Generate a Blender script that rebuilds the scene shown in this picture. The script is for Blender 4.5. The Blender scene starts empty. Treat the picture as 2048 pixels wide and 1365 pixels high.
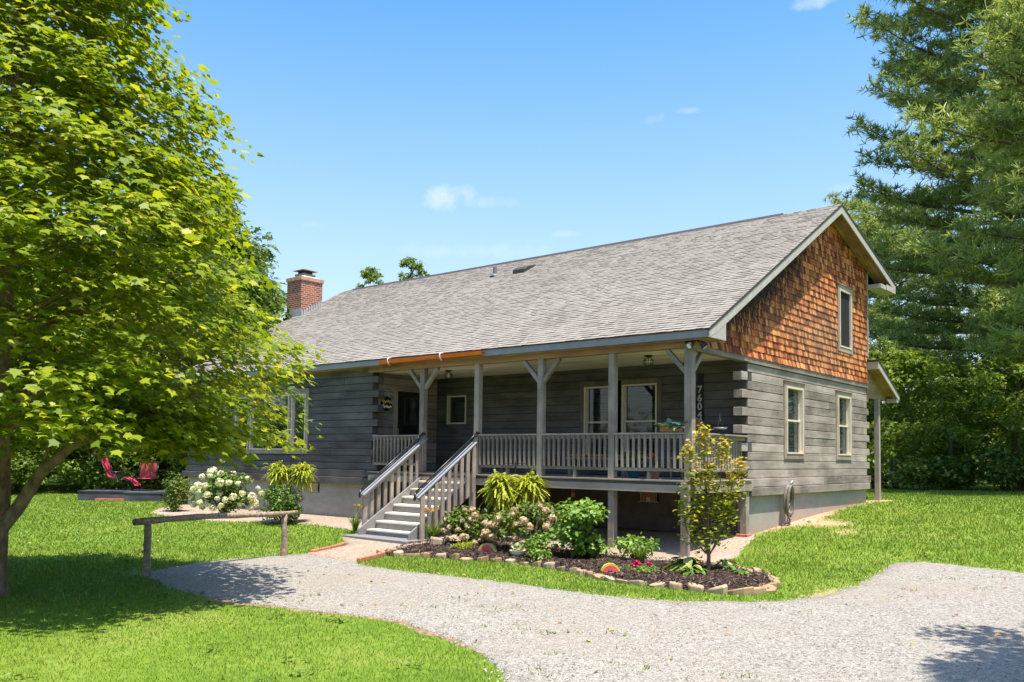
import bpy, math, random
import numpy as np
from mathutils import Vector, Matrix
from mathutils.geometry import delaunay_2d_cdt

# ------------------------------------------------------------------ camera, sky, sun, exposure
S = bpy.context.scene
COL = S.collection
cam = bpy.data.objects.new('camera', bpy.data.cameras.new('camera'))
COL.objects.link(cam)
cam.matrix_world = Matrix(((0.76884, 0.02393, 0.63899, 7.5435), (0.63931, -0.04908, -0.76739, -14.2902), (0.0130, 0.99851, -0.05303, 0.3848), (0, 0, 0, 1)))
cam.data.sensor_width = 36.0
cam.data.lens = 1723.59 / 2048 * 36
cam.data.shift_y = (823.46 - 682.5) / 2048
cam.data.clip_start = 0.1
cam.data.clip_end = 2000
S.camera = cam

SUN = Vector((0.29, -0.085, 1.0)).normalized()
w = bpy.data.worlds.new('World'); S.world = w; w.use_nodes = True
nt = w.node_tree; nt.nodes.clear()
N = lambda t: nt.nodes.new(t)
out = N('ShaderNodeOutputWorld'); bg = N('ShaderNodeBackground'); sky = N('ShaderNodeTexSky')
sky.sky_type = 'NISHITA'; sky.sun_disc = False
sky.sun_elevation = math.asin(SUN.z); sky.sun_rotation = math.atan2(SUN.x, SUN.y)
sky.air_density = 1.0; sky.dust_density = 2.0; sky.ozone_density = 2.6; sky.altitude = 200
hsv = N('ShaderNodeHueSaturation'); hsv.inputs['Saturation'].default_value = 1.42; hsv.inputs['Hue'].default_value = 0.494; hsv.inputs['Value'].default_value = 0.84
nt.links.new(sky.outputs[0], hsv.inputs['Color'])
bg.inputs['Strength'].default_value = 0.15
# a few small fair-weather clouds in the sky (direction, half width, half height, strength)
geo = N('ShaderNodeTexCoord')
noi = N('ShaderNodeTexNoise'); noi.inputs['Scale'].default_value = 26; noi.inputs['Detail'].default_value = 7; noi.inputs['Roughness'].default_value = 0.6
nt.links.new(geo.outputs['Generated'], noi.inputs['Vector'])
def vm(op, a, b):
    n = N('ShaderNodeVectorMath'); n.operation = op
    for i, v in enumerate((a, b)):
        if v is None: continue
        if isinstance(v, (tuple, list, Vector)): n.inputs[i].default_value = v
        else: nt.links.new(v, n.inputs[i])
    return n
def ma(op, a, b=None, clamp=False):
    n = N('ShaderNodeMath'); n.operation = op; n.use_clamp = clamp
    for i, v in enumerate((a, b)):
        if v is None: continue
        if isinstance(v, (int, float)): n.inputs[i].default_value = v
        else: nt.links.new(v, n.inputs[i])
    return n.outputs[0]
total = None
for d, hw, hh, k in [((-.669, .681, .290), .045, .017, .9), ((-.64, .712, .285), .044, .010, .5), ((-.474, .799, .368), .015, .009, .55), ((-.44, .816, .375), .014, .004, .35),
                     ((-.312, .832, .458), .028, .008, .8), ((-.263, .938, .227), .06, .02, .55), ((-.3, .91, .286), .028, .009, .45), ((-.772, .582, .254), .018, .006, .4), ((-.571, .78, .254), .02, .004, .3),
                     ((-.52, .82, .20), .16, .012, .30), ((-.66, .72, .235), .12, .010, .28), ((-.35, .92, .21), .10, .012, .4), ((.2, .93, .31), .08, .02, .5), ((-.95, .1, .3), .09, .02, .5)]:
    d = Vector(d).normalized(); r = d.cross(Vector((0, 0, 1))).normalized(); u = r.cross(d)
    a = ma('DIVIDE', vm('DOT_PRODUCT', geo.outputs['Generated'], r).outputs['Value'], hw)
    b0 = ma('SUBTRACT', vm('DOT_PRODUCT', geo.outputs['Generated'], u).outputs['Value'], 0.0)
    b = ma('DIVIDE', b0, hh)
    f = ma('GREATER_THAN', vm('DOT_PRODUCT', geo.outputs['Generated'], d).outputs['Value'], 0.5)
    rr = ma('ADD', ma('MULTIPLY', a, a), ma('MULTIPLY', b, b))
    m = ma('SUBTRACT', 1.0, rr)
    m = ma('ADD', m, ma('MULTIPLY', ma('SUBTRACT', noi.outputs['Fac'], 0.52), 4.0))
    m = ma('MULTIPLY', ma('MULTIPLY', ma('MULTIPLY', m, 0.38, True), k), f)
    total = m if total is None else ma('MAXIMUM', total, m)
hz = N('ShaderNodeSeparateXYZ'); nt.links.new(geo.outputs['Generated'], hz.inputs[0])
hzf = ma('MULTIPLY', ma('POWER', ma('SUBTRACT', 1.0, ma('DIVIDE', hz.outputs[2], 0.62), True), 1.5), 0.95, True)      # summer haze paling the sky towards the horizon
hzm = N('ShaderNodeMix'); hzm.data_type = 'RGBA'; nt.links.new(hzf, hzm.inputs['Factor']); nt.links.new(hsv.outputs[0], hzm.inputs['A']); hzm.inputs['B'].default_value = (2.35, 2.55, 2.7, 1)
mix = N('ShaderNodeMix'); mix.data_type = 'RGBA'
nt.links.new(total, mix.inputs['Factor']); nt.links.new(hzm.outputs['Result'], mix.inputs['A'])
mix.inputs['B'].default_value = (3.3, 3.3, 3.3, 1)
nt.links.new(mix.outputs['Result'], bg.inputs['Color']); nt.links.new(bg.outputs[0], out.inputs[0])

sl = bpy.data.lights.new('sun', 'SUN'); sl.energy = 3.8; sl.angle = math.radians(0.5); sl.color = (1.0, 0.93, 0.80)
so = bpy.data.objects.new('sun', sl); COL.objects.link(so); so.location = (20, -10, 40)
so.rotation_euler = (-SUN).to_track_quat('-Z', 'Y').to_euler()
S.view_settings.view_transform = 'Standard'; S.view_settings.look = 'None'
S.view_settings.exposure = 1.32; S.view_settings.gamma = 1.0
S.render.engine = 'CYCLES'
S.cycles.max_bounces = 6; S.cycles.transparent_max_bounces = 8

# ------------------------------------------------------------------ helpers
R = random.Random(7)
rng = np.random.default_rng(11)

def tag(o, label=None, cat=None, group=None, kind=None):
    if label: o['label'] = label
    if cat: o['category'] = cat
    if group: o['group'] = group
    if kind: o['kind'] = kind
    return o

def empty(name, loc, label, cat, group=None, rz=0.0):
    o = bpy.data.objects.new(name, None); COL.objects.link(o)
    o.location = loc; o.rotation_euler = (0, 0, rz); o.empty_display_size = 0.2
    return tag(o, label, cat, group)

def wloc(o):
    v = Vector((0, 0, 0))
    while o is not None:
        v += Vector(o.location); o = o.parent
    return v

class MB:
    """collects faces in world coordinates and links them as one mesh object"""
    def __init__(s): s.v = []; s.f = []; s.m = []; s.t = []
    def add(s, vs, fs, mi=0, t=None):
        b = len(s.v); s.v += [tuple(p) for p in vs]
        t = R.random() if t is None else t
        for f in fs: s.f.append([i + b for i in f]); s.m.append(mi); s.t.append(t)
    def box(s, x0, x1, y0, y1, z0, z1, mi=0, t=None):
        v = [(x, y, z) for z in (z0, z1) for y in (y0, y1) for x in (x0, x1)]
        s.add(v, [(0, 2, 3, 1), (4, 5, 7, 6), (0, 1, 5, 4), (2, 6, 7, 3), (0, 4, 6, 2), (1, 3, 7, 5)], mi, t)
    def bar(s, a, b, wd, ht, up=(0, 0, 1), mi=0, t=None):
        a, b = Vector(a), Vector(b); d = (b - a).normalized(); sd = d.cross(Vector(up)).normalized(); u = sd.cross(d)
        sd *= wd / 2; u *= ht / 2
        v = [p + i * sd + j * u for p in (a, b) for i, j in ((-1, -1), (1, -1), (1, 1), (-1, 1))]
        s.add(v, [(3, 2, 1, 0), (4, 5, 6, 7), (0, 1, 5, 4), (1, 2, 6, 5), (2, 3, 7, 6), (3, 0, 4, 7)], mi, t)
    def prism(s, poly, axis, a, b, mi=0, t=None):
        def p(q, c): return (c, q[0], q[1]) if axis == 0 else ((q[0], c, q[1]) if axis == 1 else (q[0], q[1], c))
        n = len(poly); v = [p(q, a) for q in poly] + [p(q, b) for q in poly]
        s.add(v, [tuple(range(n))[::-1], tuple(range(n, 2 * n))] + [(i, (i + 1) % n, n + (i + 1) % n, n + i) for i in range(n)], mi, t)
    def tube(s, pts, rad, n=8, mi=0, t=None, cap=True):
        pts = [Vector(p) for p in pts]; k = len(pts)
        if isinstance(rad, (int, float)): rad = [rad] * k
        vs = []; ref = None
        for i, p in enumerate(pts):
            d = (pts[min(i + 1, k - 1)] - pts[max(i - 1, 0)]).normalized()
            if ref is None: ref = d.orthogonal().normalized()
            ref = (ref - d * ref.dot(d)); ref = ref.normalized() if ref.length > 1e-6 else d.orthogonal().normalized()
            q = d.cross(ref)
            for j in range(n):
                a = 2 * math.pi * j / n; vs.append(p + rad[i] * (math.cos(a) * ref + math.sin(a) * q))
        fs = [(i * n + j, i * n + (j + 1) % n, (i + 1) * n + (j + 1) % n, (i + 1) * n + j) for i in range(k - 1) for j in range(n)]
        if cap: fs += [tuple(range(n))[::-1], tuple(range((k - 1) * n, k * n))]
        s.add(vs, fs, mi, t)
    def lathe(s, prof, c, n=20, mi=0, t=None):
        vs = [(c[0] + r * math.cos(2 * math.pi * j / n), c[1] + r * math.sin(2 * math.pi * j / n), c[2] + z) for r, z in prof for j in range(n)]
        k = len(prof)
        fs = [(i * n + j, i * n + (j + 1) % n, (i + 1) * n + (j + 1) % n, (i + 1) * n + j) for i in range(k - 1) for j in range(n)]
        fs += [tuple(range(n))[::-1], tuple(range((k - 1) * n, k * n))]
        s.add(vs, fs, mi, t)
    def build(s, name, mats, parent=None, smooth=False, bevel=0.0, local=False):
        me = bpy.data.meshes.new(name)
        o0 = Vector((0, 0, 0)) if (parent is None or local) else wloc(parent)
        me.from_pydata([(x - o0.x, y - o0.y, z - o0.z) for x, y, z in s.v], [], s.f)
        for m in (mats if isinstance(mats, (list, tuple)) else [mats]): me.materials.append(m)
        me.polygons.foreach_set('material_index', s.m)
        a = me.attributes.new('tint', 'FLOAT', 'FACE'); a.data.foreach_set('value', s.t)
        if smooth: me.polygons.foreach_set('use_smooth', [True] * len(s.f))
        me.update()
        o = bpy.data.objects.new(name, me); COL.objects.link(o)
        if parent is not None: o.parent = parent
        if bevel:
            b = o.modifiers.new('bevel', 'BEVEL'); b.width = bevel; b.segments = 1; b.limit_method = 'ANGLE'; b.angle_limit = math.radians(50)
        return o

def fast_mesh(name, V, loops, starts, mats, tint=None, parent=None, smooth=False, midx=None):
    me = bpy.data.meshes.new(name)
    nf = len(starts)
    me.vertices.add(len(V)); me.vertices.foreach_set('co', np.ascontiguousarray(V, np.float32).ravel())
    me.loops.add(len(loops)); me.loops.foreach_set('vertex_index', np.ascontiguousarray(loops, np.int32))
    me.polygons.add(nf); me.polygons.foreach_set('loop_start', np.ascontiguousarray(starts, np.int32))
    me.update(calc_edges=True)
    for m in (mats if isinstance(mats, (list, tuple)) else [mats]): me.materials.append(m)
    if tint is not None:
        a = me.attributes.new('tint', 'FLOAT', 'FACE'); a.data.foreach_set('value', np.ascontiguousarray(tint, np.float32))
    if midx is not None: me.polygons.foreach_set('material_index', np.ascontiguousarray(midx, np.int32))
    if smooth: me.polygons.foreach_set('use_smooth', np.ones(nf, bool))
    me.validate(); me.update()
    o = bpy.data.objects.new(name, me); COL.objects.link(o)
    if parent is not None: o.parent = parent
    return o

def nrm(a): return a / np.maximum(np.linalg.norm(a, axis=-1, keepdims=True), 1e-9)

def leaves(name, tmpl, P, Nn, D, size, mat, parent=None, tint=None, widthk=None):
    """one mesh of many small leaves: template (verts, faces), positions, normals, pointing directions"""
    V, F = tmpl; V = np.array(V, float)
    n = len(P); Nn = nrm(Nn); D = D - Nn * (D * Nn).sum(1, keepdims=True); D = nrm(D); X = np.cross(D, Nn)
    size = np.broadcast_to(size, (n,))
    wk = np.ones(n) if widthk is None else widthk
    vv = P[:, None, :] + size[:, None, None] * (V[None, :, 0:1] * X[:, None, :] * wk[:, None, None] + V[None, :, 1:2] * D[:, None, :] + V[None, :, 2:3] * Nn[:, None, :])
    k = len(V)
    base = np.concatenate([np.array(f) for f in F]); cnt = np.array([len(f) for f in F])
    loops = (base[None, :] + k * np.arange(n)[:, None]).ravel()
    cs = np.tile(cnt, n); starts = np.r_[0, np.cumsum(cs)[:-1]]
    if tint is None: tint = rng.random(n)
    return fast_mesh(name, vv.reshape(-1, 3), loops, starts, mat, np.repeat(tint, len(F)), parent)

_half = [(.16, -.03), (.42, .02), (.34, .17), (.60, .42), (.34, .44), (.30, .60), (.16, .62)]
MAPLE = ([(0, 0, 0)] + [(x, y, -.16 * x * x - .10 * y * y) for x, y in _half] + [(0, 1.0, -.16)] + [(-x, y, -.16 * x * x - .10 * y * y) for x, y in _half[::-1]], [tuple(range(16))])
LEAF = ([(0, 0, 0), (.27, .42, .06), (0, 1, -.08), (-.27, .42, .06)], [(0, 1, 2, 3)])
OVAL = ([(0, 0, 0), (.24, .22, .05), (.30, .52, .06), (.17, .82, .0), (0, 1.0, -.1), (-.17, .82, .0), (-.30, .52, .06), (-.24, .22, .05), (0, .5, 0)], [(0, 1, 2, 8), (8, 2, 3, 4), (8, 4, 5, 6), (0, 8, 6, 7)])
SPRIG = ([(0, 0, 0), (.30, .2, .02), (.10, .42, 0), (.36, .62, .03), (.08, .72, 0), (0, 1.1, -.1), (-.08, .72, 0), (-.36, .62, .03), (-.10, .42, 0), (-.30, .2, .02)], [tuple(range(10))])
BLADE = ([(-.5, 0, 0), (.5, 0, 0), (0, 1, 0)], [(0, 1, 2)])

# terrain: a smooth height field through surveyed spots
TP = np.array([(0, -.3, -1.40), (-1.8, -.2, -1.38), (-5, -.2, -1.33), (0, 2.29, -1.16), (0, 9.8, -.70), (0.05, 10.8, -.68), (-9, 0, -1.23), (-17.5, 0, -1.24), (-7, -2.3, -1.42), (-4, -10, -1.40),
    (7.5, -14, -1.42), (4, -5, -1.38), (1.5, -3.5, -1.40), (9, 0, -1.15), (8, 12, -.62), (-1, 30, -.75), (-12, -14, -1.42), (-25, 0, -1.22), (-30, 12, -1.15), (-25, -15, -1.4), (22, 0, -1.0), (22, -20, -1.4),
    (0, -30, -1.5), (60, 70, 0.3), (-70, 70, -.6), (-80, -30, -1.4), (80, -30, -1.4), (20, 25, -.5), (-20, 30, -1.0), (-9, 5, -1.2), (-9, 9.5, -1.0), (-17.5, 9.5, -1.1)], float)
def _k(r2): return np.where(r2 > 1e-12, r2 * np.log(np.maximum(r2, 1e-12)), 0)
_n = len(TP)
_d = ((TP[:, None, :2] - TP[None, :, :2]) ** 2).sum(-1)
_P = np.c_[np.ones(_n), TP[:, :2]]
_W = np.linalg.solve(np.block([[_k(_d) + np.eye(_n) * .3, _P], [_P.T, np.zeros((3, 3))]]), np.r_[TP[:, 2], 0, 0, 0])
def gz(x, y):
    x = np.asarray(x, float); y = np.asarray(y, float)
    d = (x[..., None] - TP[:, 0]) ** 2 + (y[..., None] - TP[:, 1]) ** 2
    return _k(d) @ _W[:_n] + _W[_n] + _W[_n + 1] * x + _W[_n + 2] * y
def gr(x, y, dz=0.0): return Vector((x, y, float(gz(x, y)) + dz))

# ------------------------------------------------------------------ materials
def lin(r, g, b):
    f = lambda c: (c / 255 / 12.92) if c / 255 <= .04045 else ((c / 255 + .055) / 1.055) ** 2.4
    return (f(r), f(g), f(b), 1)

class Mat:
    def __init__(s, name, rough=.7, spec=.3):
        s.m = bpy.data.materials.new(name); s.m.use_nodes = True; s.t = s.m.node_tree
        s.b = s.t.nodes['Principled BSDF']; s.b.inputs['Roughness'].default_value = rough; s.b.inputs['Specular IOR Level'].default_value = spec
    def n(s, t): return s.t.nodes.new(t)
    def l(s, a, b): s.t.links.new(a, b)
    def coord(s, scale=(1, 1, 1), kind='Object'):
        c = s.n('ShaderNodeTexCoord'); m = s.n('ShaderNodeMapping'); m.inputs['Scale'].default_value = scale
        s.l(c.outputs[kind], m.inputs['Vector']); return m.outputs[0]
    def noise(s, vec, sc=5, det=5, ro=.55):
        x = s.n('ShaderNodeTexNoise'); x.inputs['Scale'].default_value = sc; x.inputs['Detail'].default_value = det; x.inputs['Roughness'].default_value = ro
        s.l(vec, x.inputs['Vector']); return x.outputs['Fac']
    def attr(s, nm='tint'):
        a = s.n('ShaderNodeAttribute'); a.attribute_name = nm; return a.outputs['Fac']
    def math(s, op, a, b=None, clamp=False):
        x = s.n('ShaderNodeMath'); x.operation = op; x.use_clamp = clamp
        for i, v in enumerate((a, b)):
            if v is None: continue
            if isinstance(v, (int, float)): x.inputs[i].default_value = v
            else: s.l(v, x.inputs[i])
        return x.outputs[0]
    def ramp(s, fac, stops, interp='LINEAR'):
        r = s.n('ShaderNodeValToRGB'); e = r.color_ramp.elements; r.color_ramp.interpolation = interp
        while len(e) < len(stops): e.new(.5)
        for x, (p, c) in zip(e, stops): x.position = p; x.color = tuple(c[:3]) + (1,)
        s.l(fac, r.inputs[0]); return r.outputs[0]
    def mix(s, f, a, b, mode='MIX'):
        x = s.n('ShaderNodeMix'); x.data_type = 'RGBA'; x.blend_type = mode
        for k, v in (('Factor', f), ('A', a), ('B', b)):
            if isinstance(v, (int, float)): x.inputs[k].default_value = v
            elif isinstance(v, tuple): x.inputs[k].default_value = tuple(v[:3]) + (1,)
            else: s.l(v, x.inputs[k])
        return x.outputs['Result']
    def bump(s, h, st=.3, dist=.01):
        b = s.n('ShaderNodeBump'); b.inputs['Strength'].default_value = st; b.inputs['Distance'].default_value = dist
        s.l(h, b.inputs['Height']); s.l(b.outputs[0], s.b.inputs['Normal'])
    def col(s, c):
        if isinstance(c, tuple): s.b.inputs['Base Color'].default_value = tuple(c[:3]) + (1,)
        else: s.l(c, s.b.inputs['Base Color'])
        return s

def plain(name, c, rough=.6, var=.15, sc=8, metal=0, spec=.3):
    m = Mat(name, rough, spec); nz = m.noise(m.coord(), sc)
    lo = tuple(x * (1 - var) for x in c[:3]); hi = tuple(min(1, x * (1 + var)) for x in c[:3])
    m.col(m.ramp(nz, [(.3, lo), (.7, hi)])); m.b.inputs['Metallic'].default_value = metal; return m.m

def wood(name, axis, dark, light, rough=.75, grain=26, bump=.25, stain=None, tw=.35):
    m = Mat(name, rough, .2); sc = [grain, grain, grain]; sc[axis] = 1.3
    v = m.coord(tuple(sc)); g = m.noise(v, 1.0, 6, .6)
    big = m.noise(m.coord((1.2 if axis != 0 else .5, 1.2 if axis != 1 else .5, 1.2)), 2.2, 4)
    t = m.attr()
    f = m.math('ADD', m.math('MULTIPLY', g, .55), m.math('ADD', m.math('ADD', m.math('MULTIPLY', t, tw), (.35 - tw) / 2), m.math('MULTIPLY', m.math('SUBTRACT', big, .5), 1.0)))
    c = m.ramp(f, [(.18, dark), (.78, light)])
    if stain: c = m.mix(m.ramp(m.noise(m.coord((.8, .8, 5)), 3, 4), [(.55, (0, 0, 0)), (.75, (1, 1, 1))]), c, stain)
    m.col(c); m.bump(g, bump, .004); return m.m

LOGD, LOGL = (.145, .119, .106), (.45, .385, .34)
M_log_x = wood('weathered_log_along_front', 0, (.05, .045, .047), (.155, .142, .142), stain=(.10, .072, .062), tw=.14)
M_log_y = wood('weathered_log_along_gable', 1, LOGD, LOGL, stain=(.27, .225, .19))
GD, GL = (.17, .14, .12), (.40, .335, .285)
M_wz = wood('grey_painted_post', 2, GD, GL, grain=22); M_wx = wood('grey_painted_board_x', 0, GD, GL, grain=22); M_wy = wood('grey_painted_board_y', 1, GD, GL, grain=22)
M_tread = wood('worn_step_tread', 0, (.55, .5, .42), (.85, .78, .66), grain=20)
M_riser = plain('grey_step_paint', (.20, .195, .2), .55, .1)
M_fascia = plain('slate_grey_fascia_paint', (.245, .255, .28), .5, .1, 4)
M_rake = plain('pale_grey_rake_paint', (.42, .385, .35), .55, .12, 6)
M_soffit_x = wood('brown_soffit_board', 0, (.16, .085, .045), (.40, .24, .13), grain=18)
M_soffit_y = wood('brown_soffit_board_y', 1, (.17, .10, .06), (.42, .27, .17), grain=18)
M_ceil = wood('tan_porch_ceiling', 0, (.58, .47, .39), (.84, .73, .63), grain=10, bump=.1)
M_drip = plain('dark_drip_edge', (.05, .042, .04), .6)
M_trim = wood('brown_window_casing', 2, (.24, .18, .14), (.42, .34, .28), grain=20)
M_frame = plain('cream_window_frame', (.62, .54, .44), .5, .08)
M_black = plain('black_metal', (.018, .019, .022), .35, .2, spec=.5)
M_dark = plain('dark_void', (.015, .014, .014), .8)
M_door = plain('dark_painted_door', (.03, .028, .03), .45, .2)
M_blind = plain('window_blind', (.26, .25, .235), .6, .08)
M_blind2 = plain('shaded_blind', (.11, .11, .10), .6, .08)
M_trim2 = wood('shaded_window_casing', 2, (.10, .075, .06), (.21, .17, .14), grain=20)  # porch copy of the casing, with the porch shade put into its colour
M_steel = plain('galvanised_flashing', (.42, .45, .5), .4, .2, 10, metal=.4)

def glass():
    m = Mat('window_glass', .04, .5); m.col((.02, .022, .025)); t = m.t
    tr = m.n('ShaderNodeBsdfTransparent'); mx = m.n('ShaderNodeMixShader'); tr.inputs[0].default_value = (.85, .88, .88, 1)
    gl = m.n('ShaderNodeBsdfGlossy'); gl.inputs['Roughness'].default_value = .03
    lw = m.n('ShaderNodeLayerWeight'); lw.inputs['Blend'].default_value = .25
    f = m.math('ADD', m.math('MULTIPLY', lw.outputs['Fresnel'], .5), .03, True)
    m.l(f, mx.inputs[0]); m.l(tr.outputs[0], mx.inputs[1]); m.l(gl.outputs[0], mx.inputs[2]); m.l(mx.outputs[0], t.nodes['Material Output'].inputs[0])
    return m.m
M_glass = glass()

def mk_roof():
    m = Mat('asphalt_shingle', .9, .2); t = m.attr(); n1 = m.noise(m.coord((.5, .5, .5)), 1.2, 4); n2 = m.noise(m.coord(), 60, 3, .7)
    f = m.math('ADD', m.math('ADD', m.math('MULTIPLY', t, .24), .18), m.math('ADD', m.math('MULTIPLY', m.math('SUBTRACT', n1, .5), .5), m.math('MULTIPLY', n2, .4)))
    m.col(m.ramp(f, [(.1, (.155, .138, .119)), (.5, (.25, .229, .203)), (.95, (.345, .32, .29))])); m.bump(n2, .35, .004); return m.m
M_roof = mk_roof()
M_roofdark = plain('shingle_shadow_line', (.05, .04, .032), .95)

RS, RZ0, E1, EZ = 0.5613, 2.747, -0.234, 2.747
RY, RZ = 6.738, 6.66
RB = 0.2935
def roofz(y): return EZ + RS * (y - E1) if y < RY else RZ - RB * (y - RY)

def mk_cedar():
    m = Mat('cedar_shake', .75, .2); t = m.attr(); c = m.coord((1, 26, 2.2)); g = m.noise(c, 1.5, 5)
    f = m.math('ADD', m.math('MULTIPLY', t, .62), m.math('MULTIPLY', g, .5))
    base = m.ramp(f, [(.15, (.055, .014, .009)), (.42, (.22, .058, .022)), (.7, (.50, .165, .048)), (1, (.74, .37, .14))])
    # silvered weathering low on the wall and black mildew under the front rake
    tc = m.n('ShaderNodeTexCoord'); sp = m.n('ShaderNodeSeparateXYZ'); m.l(tc.outputs['Object'], sp.inputs[0])
    z = sp.outputs[2]; y = sp.outputs[1]
    pn = m.noise(m.coord((1, 5, 2.4)), 1.6, 5, .65)
    wz = m.math('MULTIPLY', m.math('SUBTRACT', pn, .5), 5)
    wy = m.math('SUBTRACT', 1.15, m.math('MULTIPLY', m.math('ABSOLUTE', m.math('SUBTRACT', y, 6.6)), .28))
    wlow = m.math('SUBTRACT', 1.0, m.math('MULTIPLY', m.math('ABSOLUTE', m.math('SUBTRACT', z, 4.75)), .8))
    wm = m.math('MULTIPLY', m.math('ADD', m.math('ADD', wz, wy), m.math('SUBTRACT', wlow, .75)), .55, True)
    base = m.mix(m.math('MULTIPLY', wm, .55), base, m.mix(g, (.10, .07, .055), (.42, .31, .23)))
    mn = m.noise(m.coord((1, 7, 1.6)), 1.8, 4, .6)
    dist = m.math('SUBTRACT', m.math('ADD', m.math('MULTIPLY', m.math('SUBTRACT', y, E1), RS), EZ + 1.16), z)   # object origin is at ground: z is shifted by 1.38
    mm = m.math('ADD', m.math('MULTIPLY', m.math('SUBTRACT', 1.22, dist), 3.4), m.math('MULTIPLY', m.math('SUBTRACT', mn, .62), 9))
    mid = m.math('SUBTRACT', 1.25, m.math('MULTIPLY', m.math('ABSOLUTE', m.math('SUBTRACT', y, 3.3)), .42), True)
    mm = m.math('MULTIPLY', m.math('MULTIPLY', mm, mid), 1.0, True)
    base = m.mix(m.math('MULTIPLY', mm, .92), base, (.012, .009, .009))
    m.col(base); m.bump(g, .4, .006); return m.m
M_cedar = mk_cedar()

def mk_brick():
    m = Mat('chimney_brick', .85, .2); tc = m.n('ShaderNodeTexCoord'); sp = m.n('ShaderNodeSeparateXYZ'); cb = m.n('ShaderNodeCombineXYZ')
    m.l(tc.outputs['Object'], sp.inputs[0]); m.l(m.math('ADD', sp.outputs[0], sp.outputs[1]), cb.inputs[0]); m.l(sp.outputs[2], cb.inputs[1])
    b = m.n('ShaderNodeTexBrick'); m.l(cb.outputs[0], b.inputs['Vector']); b.inputs['Scale'].default_value = 1
    b.inputs['Brick Width'].default_value = .2; b.inputs['Row Height'].default_value = .075; b.inputs['Mortar Size'].default_value = .009; b.inputs['Bias'].default_value = -.1
    b.inputs['Color1'].default_value = (.36, .10, .055, 1); b.inputs['Color2'].default_value = (.10, .05, .045, 1); b.inputs['Mortar'].default_value = (.48, .36, .28, 1)
    n = m.noise(m.coord(), 5, 4)
    m.col(m.mix(m.ramp(n, [(.58, (0, 0, 0)), (.72, (.8, .8, .8))]), b.outputs['Color'], (.44, .20, .10))); m.bump(m.math('SUBTRACT', 1, b.outputs['Fac']), .5, .01); return m.m
M_brick = mk_brick()

def mk_concrete():
    m = Mat('foundation_concrete', .9, .2); a = m.noise(m.coord((.7, .7, 2)), 2.2, 6, .65); b = m.noise(m.coord(), 22, 4)
    tc = m.n('ShaderNodeTexCoord'); sp = m.n('ShaderNodeSeparateXYZ'); m.l(tc.outputs['Object'], sp.inputs[0])
    c = m.ramp(m.math('ADD', m.math('MULTIPLY', a, .7), m.math('MULTIPLY', b, .3)), [(.3, (.25, .235, .215)), (.7, (.40, .365, .325))])
    clay = m.math('ADD', m.math('MULTIPLY', m.math('SUBTRACT', m.math('ADD', .40, m.math('MULTIPLY', sp.outputs[1], .058)), sp.outputs[2]), 1.6), m.math('MULTIPLY', m.math('SUBTRACT', a, .5), 2.2))   # red clay splashed up from the soil
    clay = m.math('MULTIPLY', m.math('MULTIPLY', clay, m.math('MULTIPLY', m.math('SUBTRACT', sp.outputs[0], -2.5), .5, True)), .75, True)
    m.col(m.mix(clay, c, (.42, .22, .12))); m.bump(b, .2, .004); return m.m
M_conc = mk_concrete()

def leafmat(name, stops, trans=.45, rough=.5, hue=None):
    m = Mat(name, rough, .35); t = m.attr(); c = m.ramp(t, stops); m.col(c)
    tr = m.n('ShaderNodeBsdfTranslucent'); m.l(m.mix(1.0, c, (1.0, .95, .45), 'MULTIPLY'), tr.inputs[0])
    mx = m.n('ShaderNodeMixShader'); mx.inputs[0].default_value = trans
    m.l(m.b.outputs[0], mx.inputs[1]); m.l(tr.outputs[0], mx.inputs[2]); m.l(mx.outputs[0], m.t.nodes['Material Output'].inputs[0]); return m.m
M_maple = leafmat('maple_leaf', [(0, (.115, .20, .012)), (.5, (.265, .35, .018)), (.85, (.42, .46, .03)), (1, (.55, .50, .06))], .55, .4)
M_dec = leafmat('deciduous_leaf', [(0, (.05, .10, .010)), (.6, (.11, .18, .017)), (1, (.22, .28, .035))], .4)
M_under = leafmat('understory_leaf', [(0, (.08, .15, .014)), (.6, (.19, .28, .025)), (1, (.38, .42, .08))], .4)
M_pine = leafmat('pine_needle', [(0, (.08, .14, .045)), (.5, (.28, .37, .11)), (1, (.54, .58, .20))], .45, .5)
M_shrub = leafmat('shrub_leaf', [(0, (.05, .10, .012)), (.7, (.11, .2, .02)), (1, (.2, .28, .04))], .35)
M_boxw = leafmat('small_shrub_leaf', [(0, (.05, .10, .014)), (.6, (.13, .21, .025)), (.9, (.22, .26, .06)), (1, (.3, .2, .1))], .35)
M_bush = leafmat('bright_bush_leaf', [(0, (.10, .20, .03)), (.6, (.19, .34, .045)), (1, (.34, .46, .10))], .4)
M_fern = leafmat('fern_frond', [(0, (.20, .25, .015)), (.6, (.40, .45, .03)), (1, (.58, .60, .08))], .45)
M_jm = leafmat('young_maple_leaf', [(0, (.12, .20, .015)), (.5, (.30, .36, .02)), (.85, (.46, .47, .035)), (1, (.56, .46, .05))], .45)
M_jmtop = leafmat('young_maple_tip_leaf', [(0, (.34, .37, .03)), (.6, (.58, .52, .05)), (1, (.66, .36, .10))], .45)
M_hosta = leafmat('hosta_leaf', [(0, (.06, .13, .02)), (.6, (.14, .24, .03)), (1, (.4, .43, .12))], .3)
M_blade = leafmat('strap_leaf', [(0, (.06, .13, .02)), (.6, (.12, .21, .03)), (1, (.25, .3, .06))], .35)
M_grass = leafmat('lawn_grass_blade', [(0, (.065, .135, .010)), (.45, (.135, .235, .016)), (.8, (.235, .315, .035)), (1, (.42, .37, .14))], .4, .5)
M_white = leafmat('white_petal', [(0, (.55, .6, .30)), (.5, (.78, .78, .58)), (1, (.88, .86, .74))], .3)
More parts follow.
